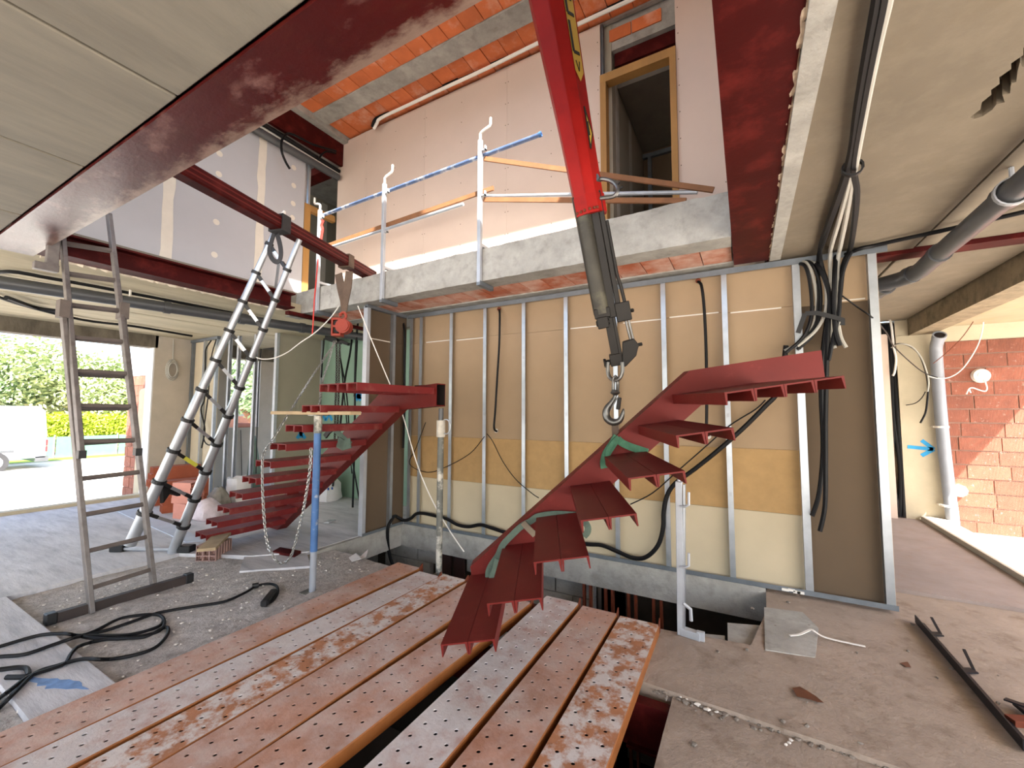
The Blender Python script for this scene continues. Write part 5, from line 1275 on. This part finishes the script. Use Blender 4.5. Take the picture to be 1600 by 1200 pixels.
# conduits fanning out in front of the green wall
for k, (L, r) in enumerate((([(555, 492, 4.9), (552, 500, 4.8), (548, 545, 4.6), (538, 600, 4.4), (530, 680, 4.3), (520, 760, 4.2)], .016),
                            ([(552, 486, 4.9), (557, 490, 4.8), (558, 530, 4.7), (555, 600, 4.7), (554, 690, 4.7), (552, 760, 4.7), (551, 797, 4.6)], .016),
                            ([(580, 482, 4.0), (566, 486, 4.3), (560, 500, 4.5), (556, 545, 4.5), (554, 620, 4.5)], .016),
                            ([(532, 560, 4.9), (542, 620, 4.8), (548, 700, 4.7), (563, 790, 4.6)], .012),
                            ([(507, 525, 5.0), (504, 560, 5.0), (502, 590, 5.0)], .014),
                            ([(531, 548, 4.9), (538, 620, 4.8), (545, 690, 4.7), (550, 740, 4.7)], .010))):
    cable([Py(*a) for a in L], r, 'cable', ['black conduit bowed leftwards in front of the green wall', 'black conduit reaching lowest in front of the green wall', 'short black conduit arching by the edge stud of the return wall', 'slanting black wire in front of the green wall ending by the stud', 'black cable stub at the top left of the green wall', 'thin dark wire behind the load chain on the green wall'][k])
tag(MB().bar(Py(497, 519, 4.9), Py(545, 538, 4.9), .05, .05).bar(Py(512, 528, 4.88), Py(530, 534, 4.88), .12, .08).build('cable_duct', M['black']), 'black duct with clamps along the top of the green wall', 'duct')

# right-hand bundle: conduits along the ceiling and hanging over the brown board
BYN = WY - .05
def rcond(top, mid, low, r, m, label):
    pts = [Pz(x, y, 2.825) for x, y in top] + [Pz(a[0], a[1], 2.825) if len(a) > 2 else Py(a[0], a[1], BYN) for a in mid + low]
    return cable(pts, r, m, label, 'conduit', 'conduit', 'conduits hanging at the right end of the board wall')
rcond([(1384, -60), (1376, 0), (1362, 70), (1346, 160), (1331, 255)], [(1300, 340, 3.6), (1284, 385, 4.15), (1279, 400)], [(1278, 450), (1275, 500), (1262, 525), (1248, 545)], .015, 'cable', 'black conduit hanging furthest left of the bundle with a curled end')
rcond([(1377, -60), (1370, 0), (1357, 70), (1341, 160), (1325, 258)], [(1295, 345, 3.6), (1281, 390, 4.15), (1285, 420)], [(1294, 450), (1293, 490), (1288, 530), (1284, 570), (1283, 620), (1286, 700), (1280, 770), (1269, 806)], .017, 'cable', 'black conduit reaching low on the brown board, left one of the pair')
rcond([(1391, -60), (1383, 0), (1368, 70), (1350, 160), (1334, 255)], [(1312, 340, 3.7), (1299, 385, 4.1), (1297, 400)], [(1297, 450), (1297, 500), (1300, 530), (1304, 544)], .015, 'conduit_g', 'pale grey conduit hanging straight, left of the two')
rcond([(1397, -60), (1388, 0), (1372, 70), (1354, 160), (1337, 255)], [(1322, 340, 3.75), (1313, 385, 4.1), (1310, 402)], [(1309, 450), (1308, 490), (1313, 525), (1322, 543)], .015, 'conduit_g', 'pale grey conduit hanging straight, right of the two')
rcond([(1388, -60), (1380, 0), (1366, 70), (1349, 160), (1333, 258)], [(1338, 300, 3.4), (1335, 345, 3.8), (1328, 390, 4.1), (1318, 412)], [(1313, 450), (1308, 500), (1302, 540)], .019, 'cable', 'black conduit bulging out in a loop under the ceiling')
for k, (L, r, m, l) in enumerate(((
        [(1246, 409, 4.36), (1262, 412), (1272, 440), (1276, 480), (1268, 515), (1250, 535), (1226, 548)], .013, 'conduit_g', 'pale conduit curling out to the left below the clamp'),
       ([(1250, 408, 4.36), (1268, 412), (1280, 440), (1282, 480), (1272, 520), (1246, 546)], .014, 'cable', 'black conduit arching from the wall hole, outermost of three'),
       ([(1256, 407, 4.36), (1276, 414), (1290, 445), (1290, 485), (1278, 512), (1260, 530), (1246, 541)], .013, 'conduit_g', 'pale conduit beside the black arching ones, lower curl'),
       ([(1245, 412, 4.36), (1258, 416), (1266, 445), (1268, 490), (1256, 525), (1228, 551)], .014, 'cable', 'black conduit arching from the wall hole, innermost of three'),
       ([(1262, 408, 4.36), (1280, 418), (1296, 460), (1294, 510), (1292, 560), (1290, 650), (1290, 720), (1289, 790), (1281, 830)], .017, 'cable', 'black conduit reaching lowest on the brown board, right one of the pair'),
       ([(1330, 394, 4.2), (1322, 410), (1314, 440), (1311, 490), (1304, 520), (1295, 563)], .015, 'cable', 'black conduit from the wall corner with a cut end above the stair stringer'),
       ([(1306, 400, 4.3), (1304, 430), (1303, 480), (1306, 520), (1312, 540)], .017, 'cable', 'black conduit between the two pale grey ones'))):
    cable([Py(a[0], a[1], a[2] if len(a) > 2 else BYN - .012 * k) for a in L], r, m, l, 'conduit', 'conduit', 'conduits hanging at the right end of the board wall')
tie = MB()
q = [Py(x, y, BYN - .13) for x, y in ((1258, 490), (1276, 489), (1300, 495), (1317, 500), (1316, 508))]
tie.ribbon(q, .035, .012, V(0, -1, 0))
tie.bar(Py(1258, 490, BYN - .13), Py(1247, 520, BYN - .13), .035, .02, V(0, 1, 0))
tag(tie.build('cable_clamp', M['black']), 'black clamp band binding the hanging conduits', 'clamp')
cable([Pz(1320, 398, 2.81), Pz(1345, 388, 2.82), Pz(1365, 384, 2.83), Pz(1400, 376, 2.83), Pz(1460, 363, 2.83), Pz(1540, 345, 2.83), Pz(1640, 322, 2.83)], .016, 'cable', 'black cable leaving the wall corner along the right ceiling')
cable(ys([(1313, 460, 4.2), (1340, 480, 4.25), (1364, 497, 4.3), (1385, 520, 4.9), (1400, 545, 6), (1440, 580, 7.6), (1465, 590, 7.8)], 4.3), .006, 'cable', 'thin black wire slanting from the conduits to the brick wall outside')
tag(MB().pipe(Pz(1332, 262, 2.83) - V(0, .012, 0), Pz(1332, 262, 2.83) + V(0, .012, 0), .05, .01, 12).build('conduit_tie', M['black']), 'black tie gathering the conduits on the ceiling', 'clamp')
# wall-end cables in the far right corner
for k, (x, l) in enumerate(((1.825, 'left'), (1.862, 'second'), (1.898, 'third'), (1.932, 'right'))):
    z0 = .02; w_ = .02 * math.sin(k * 2)
    cable([V(x, BY + .03, 2.83), V(x, BY + .02, 2.2), V(x + w_, BY - .0, 1.4), V(x - w_ * 1.5, BY + .0, .7), V(x + w_, BY - .02, .02)], .022, 'cable', 'thick black riser cable in the chase beside the white jamb, %s one' % l, group='riser cables in the chase')
cable(ys([(1370, 483, 7.6), (1385, 495), (1392, 505), (1396, 540), (1400, 560), (1398, 580), (1395, 587)], BY - .14), .014, 'white', 'white cable drooping at the head of the white jamb')
cable(ys([(1394, 542, BY - .05), (1405, 537), (1420, 540), (1435, 552), (1445, 575), (1450, 600), (1449, 625), (1446, 645), (1438, 661)], BY - .2), .012, 'cable', 'black cable arching over the cream pier')
cable(ys([(1393, 543, BY - .05), (1406, 537), (1425, 542), (1440, 560), (1449, 585), (1451, 600), (1449, 612)], BY - .23), .010, 'conduit_g', 'grey cable beside the black arching one on the cream pier')
cable(ys([(1448, 587, BY - .2), (1465, 591), (1485, 589), (1505, 575), (1525, 545), (1534, 520), (1538, 490), (1536, 485)], BY - .2), .007, 'white', 'thin white wire swinging from the pier up to the outer soffit', 'wire')
cable(ys([(1416, 633, BY - .03), (1430, 630), (1440, 622), (1446, 612)], BY - .15), .006, 'cable', 'thin wire end tucked behind the cream pier cables', 'wire')
cable(ys([(1458, 568), (1480, 550), (1505, 525), (1530, 488)], BY - .3), .005, 'rust', 'rusty tie wire slanting across the downpipe', 'wire')
# upper room cables
cable([V(-5.56, .9, 5.36), V(-5.57, 2.4, 5.38), V(-5.6, 4.30, 5.36)], .03, 'cable', 'thick black cable along the upper left beam')
cable([V(-5.60, .9, 5.33), V(-5.62, 2.4, 5.35), V(-5.62, 4.30, 5.33)], .016, 'white', 'white cable under the thick black one along the upper left beam')
cable([Px(x, y, -5.5) for x, y in ((525, 236), (490, 226), (462, 212), (449, 209), (441, 218), (440, 235), (446, 252), (453, 264))], .016, 'cable', 'black cable end curling down in front of the upper left wall')
cable([Px(x, y, -5.55) for x, y in ((525, 240), (512, 237), (504, 240), (497, 250))], .014, 'cable', 'short black cable dropping to the pipe by the upper door')
cable([Py(x, y, 4.19) for x, y in ((584, 202), (589, 193), (596, 184), (640, 163), (693, 138), (760, 107), (845, 65), (920, 30), (985, 0), (1040, -28))], .022, 'white', 'white conduit running along the top of the upper board wall')
cable([Py(x, y, 4.22) for x, y in ((582, 199), (592, 183), (640, 157), (693, 133), (760, 100), (845, 58), (920, 24), (985, -7), (1040, -36))], .030, 'cable', 'black conduit above the white one along the upper board wall')
# coil on the left wall, wires at the partition
hcw = Px(269, 578, WX + .03)
co = thing('cable_coil', 'oval coil of pale cable hanging on the plaster wall by the opening', 'cable coil', hcw)
for s, k in ((1.0, 0), (.86, 1), (.7, 2)):
    MB().tube([hcw + V(.015 * k, .095 * s * math.cos(a), .19 * s * math.sin(a)) for a in [2 * PI * i / 24 for i in range(24)]], .012, 6, closed=True).build('loop', M['conduit_g'], parent=co, smooth=True)
MB().tube([hcw + V(0, 0, .18), V(WX + .02, hcw.y, 2.82)], .010, 6).build('tail', M['conduit_g'], parent=co)
cable(ys([(338, 530, 3.85), (330, 560), (325, 620), (318, 680), (325, 695), (333, 692)], 3.86), .010, 'cable', 'black wire hanging in front of the warm partition')
cable(ys([(330, 532, 3.9), (322, 545), (321, 560), (320, 620), (314, 640), (320, 670), (315, 700)], 3.88), .012, 'cable', 'cable drooping along the partition stud behind the telescopic ladder')
cable([Px(x, y, -7.2) for x, y in ((408, 545), (405, 580), (402, 660), (400, 740))], .010, 'cable', 'dark cable hanging straight right of the small window')
cable([Px(x, y, WX + .02) for x, y in ((376, 672), (377, 700), (378, 750))], .006, 'cable', 'thin wire below the sill of the small window')
cable([Pz(-40, 452, 2.80), Pz(0, 425, 2.83), Pz(90, 437, 2.83), Pz(250, 467, 2.83), Pz(420, 500, 2.83)], .018, 'cable', 'black cable above the left drain pipe')
cable([Pz(10, 465, 2.8), Pz(60, 482, 2.8), Pz(110, 488, 2.78)], .025, 'cable', 'short dark duct by the head of the grey ladder')
cable([Pz(-20, 458, 2.82), Pz(40, 478, 2.82), Pz(130, 500, 2.82), Pz(210, 510, 2.82), Pz(300, 525, 2.82)], .018, 'cable', 'black cable over the left opening')
# floor cable
def fz(L, z=FZ + .012):
    out = []
    for a in smooth_path([V(a[0], a[1], 0) for a in L], 3):
        p = Pz(a.x, a.y, .013)
        on = (p.x < -5.25) or (.70 < p.y < 1.09)
        out.append(p if on else Pz(a.x, a.y, z))
    return out
cable(fz([(-30, 1018, .012), (0, 1010, .012), (60, 993, .012), (100, 990), (125, 993), (150, 985), (190, 966), (240, 960), (256, 968), (250, 985), (215, 995), (170, 998), (128, 994), (165, 985), (210, 970), (245, 958), (300, 948), (350, 940), (385, 925), (400, 916), (420, 912), (432, 916), (434, 925), (428, 937), (416, 945)]), .011, 'cable', 'black extension cable looping over the gravelly floor to a plug', 'extension_cable', n=6)
cable(fz([(-30, 1032, .012), (0, 1026, .012), (40, 1022, .012), (90, 1005), (130, 994), (200, 992), (245, 980), (255, 970)]), .011, 'cable', 'black extension cable, second strand across the slab strip', 'extension_cable', n=6)
cable(fz([(-30, 1110, .012), (0, 1090, .012), (20, 1075, .012), (45, 1057, .012), (80, 1045, .012), (102, 1036, .012), (112, 1020), (128, 1008), (170, 998), (225, 995), (258, 980), (262, 990), (245, 1010), (215, 1022), (170, 1030), (128, 1030), (90, 1040, .012), (55, 1052, .012), (25, 1080, .014), (-10, 1115, .014)]), .011, 'cable', 'black extension cable, lowest loop beside the planks', 'extension_cable', n=6)
cable(fz([(-30, 1048, .02), (0, 1046, .02), (25, 1043, .03), (40, 1044, .03), (44, 1050, .03), (40, 1057, .02), (10, 1058, .02)]), .013, 'cable', 'thick black cable bend at the left picture edge', 'extension_cable')
pg = Pz(417, 936, FZ + .02)
pt = thing('cable_plug', 'black rubber plug at the end of the floor cable', 'plug', pg)
MB().bar(Pz(428, 924, FZ + .03), Pz(412, 944, FZ + .03), .055, .05).build('body', M['black'], parent=pt, bevel=.01)
MB().cyl(Pz(404, 914, FZ + .02), Pz(394, 916, FZ + .02), .022, n=10).build('sleeve', M['black'], parent=pt)

# ------------------------------------------------------------------ brick piles and sacks on the left
def hollow_brick(name, c, L, D, H, yaw, m, label, group, nx=3, nz=2, ends='x'):
    """hollow brick: body with real recessed cells in one end face"""
    t = thing(name, label, 'brick', c, group)
    R = Matrix.Rotation(yaw, 3, 'Z')
    def P(x, y, z): return Vector(c) + R @ V(x, y, z)
    mb = MB()
    h = L / 2; d = D / 2
    mb.add([P(-h, -d, 0), P(h, -d, 0), P(h, d, 0), P(-h, d, 0), P(-h, -d, H), P(h, -d, H), P(h, d, H), P(-h, d, H)], [(0, 3, 2, 1), (4, 5, 6, 7), (2, 3, 7, 6), (3, 0, 4, 7)] + ([(0, 1, 5, 4)] if ends == 'x' else [(1, 2, 6, 5)]))
    tk = .012
    A = (lambda u, v: P(h, -d + u, v)) if ends == 'x' else (lambda u, v: P(-h + u, -d, v))
    inw = (R @ V(-.05, 0, 0)) if ends == 'x' else (R @ V(0, .05, 0))
    Wd = D if ends == 'x' else L
    us = [Wd * i / nx for i in range(nx + 1)]; zs = [H * i / nz for i in range(nz + 1)]
    for i in range(nx):
        for j in range(nz):
            o = [A(us[i], zs[j]), A(us[i + 1], zs[j]), A(us[i + 1], zs[j + 1]), A(us[i], zs[j + 1])]
            n_ = [A(us[i] + tk / 2, zs[j] + tk / 2), A(us[i + 1] - tk / 2, zs[j] + tk / 2), A(us[i + 1] - tk / 2, zs[j + 1] - tk / 2), A(us[i] + tk / 2, zs[j + 1] - tk / 2)]
            k = [q + inw for q in n_]
            mb.add(o + n_ + k, [(a, (a + 1) % 4, 4 + (a + 1) % 4, 4 + a) for a in range(4)] + [(4 + a, 4 + (a + 1) % 4, 8 + (a + 1) % 4, 8 + a) for a in range(4)] + [(8, 9, 10, 11)])
    mb.build('body', m, parent=t)
    return t
ordn = ['lowest', 'second', 'third', 'fourth', 'fifth', 'topmost']
bc = V(-8.25, 3.36, 0.0)
for k in range(6):
    hollow_brick('hollow_brick', bc + V(-.05 + .015 * (k % 2), .0 + .02 * (k % 3), k * .101), .25, .62, .1, -.18, M['brick_o'], 'long terracotta hollow brick in the rear stack by the wall, %s' % ordn[k], 'terracotta bricks in the rear stack', 4, 1, 'y')
bc = V(-7.55, 3.24, 0.0)
for k in range(4):
    hollow_brick('hollow_brick', bc + V(-.02, .0, k * .115), .25, .55, .114, -.25, M['brick_o'], 'long terracotta hollow brick in the front stack behind the pink ones, %s' % ordn[k if k < 3 else 5], 'terracotta bricks in the front stack', 4, 1, 'y')
bc = V(-6.98, 3.02, 0.0)
for k in range(2):
    hollow_brick('hollow_brick', bc + V(.0, -.02, k * .105), .24, .16, .104, .2, M['brick_p'], 'pink brick at the foot of the small stack behind the ladder, %s' % ('lower' if k == 0 else 'upper'), 'pink footing bricks', 3, 1, 'x')
for k in range(4):
    hollow_brick('hollow_brick', bc + V(-.01 + .012 * (k % 2), .01, .212 + k * .072), .30, .22, .071, .35, M['brick_p'], 'flat pink hollow brick in the small stack behind the ladder, %s' % ('lowest', 'second', 'third', 'topmost')[k], 'pink bricks in the small stack', 3, 2, 'x')
def sack(c, r, h, label, m, seed, extra=None, open_top=True):
    rn = random.Random(seed)
    t = thing('sack', label, 'sack', c)
    bm = bmesh.new(); rings = []; n = 16
    prof = [(.92, 0.0), (1.05, .06), (1.08, .25), (1.0, .5), (.95, .72), (1.02, .92), (1.08, 1.0)] if open_top else [(.9, 0), (1.08, .1), (1.1, .35), (.95, .65), (.6, .88), (.25, 1.0)]
    mb = MB()
    for k, (q, z) in enumerate(prof):
        for i in range(n):
            a = 2 * PI * i / n
            sq = 1 / max(abs(math.cos(a)), abs(math.sin(a))) ** .45
            j = 1 + rn.uniform(-.09, .09)
            mb.v.append(V(*c) + V(math.cos(a) * r * q * sq * j, math.sin(a) * r * .75 * q * sq * j, h * z + (rn.uniform(-.04, .05) * h if k == len(prof) - 1 else 0)))
    for k in range(len(prof) - 1):
        for i in range(n): mb.f.append((k * n + i, k * n + (i + 1) % n, (k + 1) * n + (i + 1) % n, (k + 1) * n + i))
    mb.f.append(tuple(range(n)))
    if open_top:
        o = len(mb.v); k = len(prof) - 1
        for i in range(n): mb.v.append(lerp(mb.v[k * n + i], V(*c) + V(0, 0, h * .8), .35))
        for i in range(n): mb.f.append((k * n + i, k * n + (i + 1) % n, o + (i + 1) % n, o + i))
        mb.f.append(tuple(o + i for i in range(n)))
    else: mb.f.append(tuple((len(prof) - 1) * n + i for i in range(n)))
    mb.build('bag', m, parent=t, smooth=True)
    return t
sack((-7.05, 3.75, 0), .17, .46, 'tall white open sack standing right of the brick stacks', M['sack'], 3)
t_ = sack((-6.62, 3.12, 0), .20, .28, 'crumpled whitish bag lying in front of the tall sack', mat('pinkish_plastic', 'c9bcc0', .5, var=.2, scale=14, bump=.4, bscale=10), 4, open_top=False)
t_ = sack((-6.95, 3.42, 0), .16, .36, 'dull crumpled bag between the pink bricks and the tall sack', mat('grey_plastic_bag', '8a857c', .5, var=.3, scale=14, bump=.4, bscale=10), 5, open_top=False)
gb = Py(510, 783, 4.78); gb.z = 0
t_ = sack(gb, .22, .44, 'white bag with a green and blue print leaning by the green wall', M['sack'], 6, open_top=False)
p = Py(520, 745, gb.y - .26)
MB().ball(Py(519, 742, gb.y - .02), .15, 10, 6, (.8, .55, .8)).build('green_print', M['sack_g'], parent=t_, smooth=True)
for x, y, w_ in ((505, 763, .05), (513, 764, .03), (519, 763, .03), (512, 757, .10)): MB().obox(Py(x, y, gb.y - .215), V(w_ / 2, 0, 0), V(0, .006, 0), V(0, 0, .018)).build('blue_print', M['sack_b'], parent=t_)
# green board offcut leaning left of the white stud, brick on the sill
tag(MB().prism([V(-7.95, 4.35, 0), V(-7.70, 4.55, 0), V(-7.98, 4.50, 1.05), V(-8.03, 4.45, 1.05)], (.02, -.02, 0)).build('board_offcut', mat('dark_green_board', '55695c', .8)), 'dark green board offcut leaning below the small window', 'board')
bsill = Px(379, 666, WX - .1); bsill.z = 1.166
tag(MB().obox(bsill + V(0, 0, .045), V(.06, .0, 0), V(0, .17, 0), V(0, 0, .044)).build('loose_brick', M['brick_p'], bevel=.015), 'loose pink brick lying on the sill of the small window', 'brick')
# hollow brick and board under the lowest tread
bb_ = Pz(333, 868, FZ); bb_ = V(-4.96, 2.42, FZ)
hollow_brick('hollow_brick', bb_, .20, .26, .155, .55, M['brick_d'], 'ribbed pinkish hollow brick propping the lowest tread of the left stair', 'prop bricks', 3, 3, 'y')
tag(MB().obox(bb_ + V(.02, 0, .1705), V(.24, -.20, 0), V(.05, .06, 0), V(0, 0, .014)).build('wooden_offcut', M['wood_p']), 'short wooden offcut between the prop brick and the lowest tread', 'board')
# items on the gravelly floor
tag(MB().obox(Pz(448, 868, FZ) + V(0, 0, .025), V(.16, .02, 0), V(-.03, .06, 0), V(0, 0, .025)).build('red_steel_offcut', M['oxide'], bevel=.006), 'short red steel channel offcut on the gravel under the chains', 'offcut')
tag(MB().prism([V(-4.66, 2.57, -.034), V(-4.15, 2.93, -.034), V(-3.78, 2.72, -.034), V(-4.25, 2.30, -.034)], (0, 0, .022)).build('board_sheet', M['floor_l']), 'thin pale board lying on the gravel beyond the prop brick', 'board')
pp_ = [Pz(x, y, FZ + .004) for x, y in ((545, 872), (556, 868), (563, 870), (575, 862), (572, 871), (565, 877), (550, 878))]
for i, q in enumerate(pp_): q.z = FZ + .006 + .02 * (i % 2)
tag(MB().prism(pp_, (0, 0, .004)).build('crumpled_paper', M['sack']), 'crumpled pale paper on the gravel near the pit corner', 'paper')
tag(MB().obox(Pz(515, 816, 0) + V(0, 0, .012), V(.03, .02, 0), V(-.02, .07, 0), V(0, 0, .012)).build('foil_offcut', M['zinc_w'], bevel=.004), 'small shiny offcut on the pale floor before the green wall', 'offcut')
tag(MB().tube(smooth_path([Pz(50, 1076, FZ + .01), Pz(44, 1088, FZ + .012), Pz(36, 1098, FZ + .01), Pz(28, 1112, FZ + .008)], 4), [.012] * 6 + [.007] * 7, 7).ball(Pz(46, 1078, FZ + .018), .025, 8, 6, (1, 1, .7)).build('plastic_tie', M['white'], smooth=True), 'white plastic tie lying beside the leftmost plank', 'tie')
tag(MB().prism([Pz(x, y, .003) for x, y in ((172, 795), (206, 790), (300, 835), (318, 846), (290, 848))], (0, 0, .012)).build('board_sheet', mat('pale_blue_sheet', 'b6bcc8', .8, var=.08)), 'pale thin sheet on the smooth floor behind the telescopic ladder', 'board')
# chips and grit
def chips(name, pts, label, m, par, smin=.004, smax=.012):
    mb = MB()
    for p in pts:
        s = random.uniform(smin, smax); mb.ball(p, s, 5, 4, (random.uniform(.7, 1.5), random.uniform(.7, 1.5), .55), .3)
    o = mb.build(name, m, parent=par); o['kind'] = 'stuff'; return o
P_ = []
for _ in range(260):
    x = random.uniform(-5.1, -2.9); y = random.uniform(1.1, 3.1)
    if y > 2.2 and x < -4.1: continue
    P_.append(V(x, y, FZ + random.uniform(.0, .008)))
chips('grit', P_, '', M['stone'], infill, .004, .013)
P_ = [V(random.uniform(-.5, 1.2), 2.515 + random.gauss(0, .022) - .0, -.046) for _ in range(150)] + [V(random.uniform(-.3, 1.9), random.uniform(1.3, 4.2), -.03 if random.random() < 2 else 0) for _ in range(60)]
P_ = [V(p.x, p.y, -.026 if p.y > 2.56 else -.05) for p in P_]
chips('grit', P_, '', mat('grit_grey', '7d746a', .95), floor_right, .005, .014)
chips('white_chips', [Pz(x, y, -.045) for x, y in ((1105, 1013), (1112, 1017), (1122, 1019), (1095, 1015), (1233, 1160), (1228, 1163), (1236, 1156), (1063, 1088), (1073, 1092), (1090, 1100), (1105, 1108), (1120, 1112), (1138, 1108), (1288, 1148), (1055, 1082), (1112, 1022))], '', M['stone'], floor_right, .006, .014)
for (poly, nm) in (([(1238, 1075), (1250, 1073), (1262, 1080), (1275, 1088), (1287, 1098), (1278, 1097), (1262, 1092), (1245, 1088)], 1), ([(1407, 1036), (1418, 1034), (1424, 1043), (1415, 1042)], 2)):
    MB().prism([Pz(x, y, -.024) for x, y in poly], (0, 0, .001)).build('rust_stain', M['rust_stain'], parent=floor_right)
tag(MB().ribbon(smooth_path([Pz(1234, 993, -.008), Pz(1250, 991, -.004), Pz(1266, 984, .01), Pz(1272, 986, .012), Pz(1285, 994, -.01), Pz(1305, 1000, -.018), Pz(1352, 1010, -.02)], 4), .016, .004, V(0, 0, 1)).build('white_strip', M['white']), 'thin white plastic strip lying over the ridged concrete stub', 'strip')
# dark steel angle with pressed hooks on the right floor
ab = thing('steel_angle', 'long dark steel angle with two welded hooks lying on the right floor', 'angle bar', Pz(1500, 1050, -.03))
a, b = Pz(1437, 974, -.022), Pz(1612, 1178, -.022)
MB().bar(a + V(0, 0, .006), b + V(0, 0, .006), .05, .006).bar(a + V(-.022, 0, .03), b + V(-.022, 0, .03), .006, .05).build('bar', M['steel_k'], parent=ab)
for (h0, h1, h2) in (((1449, 990), (1470, 991), (1456, 976)), ((1501, 1048), (1522, 1048), (1507, 1028))):
    p, q, s = Pz(*h0, -.015), Pz(*h1, -.015), Pz(*h2, -.015)
    MB().bar(p, q, .05, .008).bar(q, lerp(q, s, 1) + V(0, 0, .05), .014, .008).build('hook', M['steel_k'], parent=ab)
ab2 = thing('steel_angle', 'second dark steel piece cut by the right picture edge', 'angle bar', Pz(1605, 1105, -.03))
MB().bar(Pz(1570, 1092, .02), Pz(1610, 1106, .03), .03, .008).bar(Pz(1592, 1100, .0), Pz(1640, 1140, .0), .05, .02).build('bar', M['steel_k'], parent=ab2)
MB().bar(Pz(1578, 1126, -.012), Pz(1640, 1130, -.012), .05, .03).build('rusty_end', M['rust'], parent=ab2)
tag(MB().obox(Pz(1525, 1179, -.045), V(.012, 0, 0), V(0, .016, 0), V(0, 0, .014)).build('cable_clip', M['black'], bevel=.003), 'tiny black plastic clip on the near right floor', 'clip')
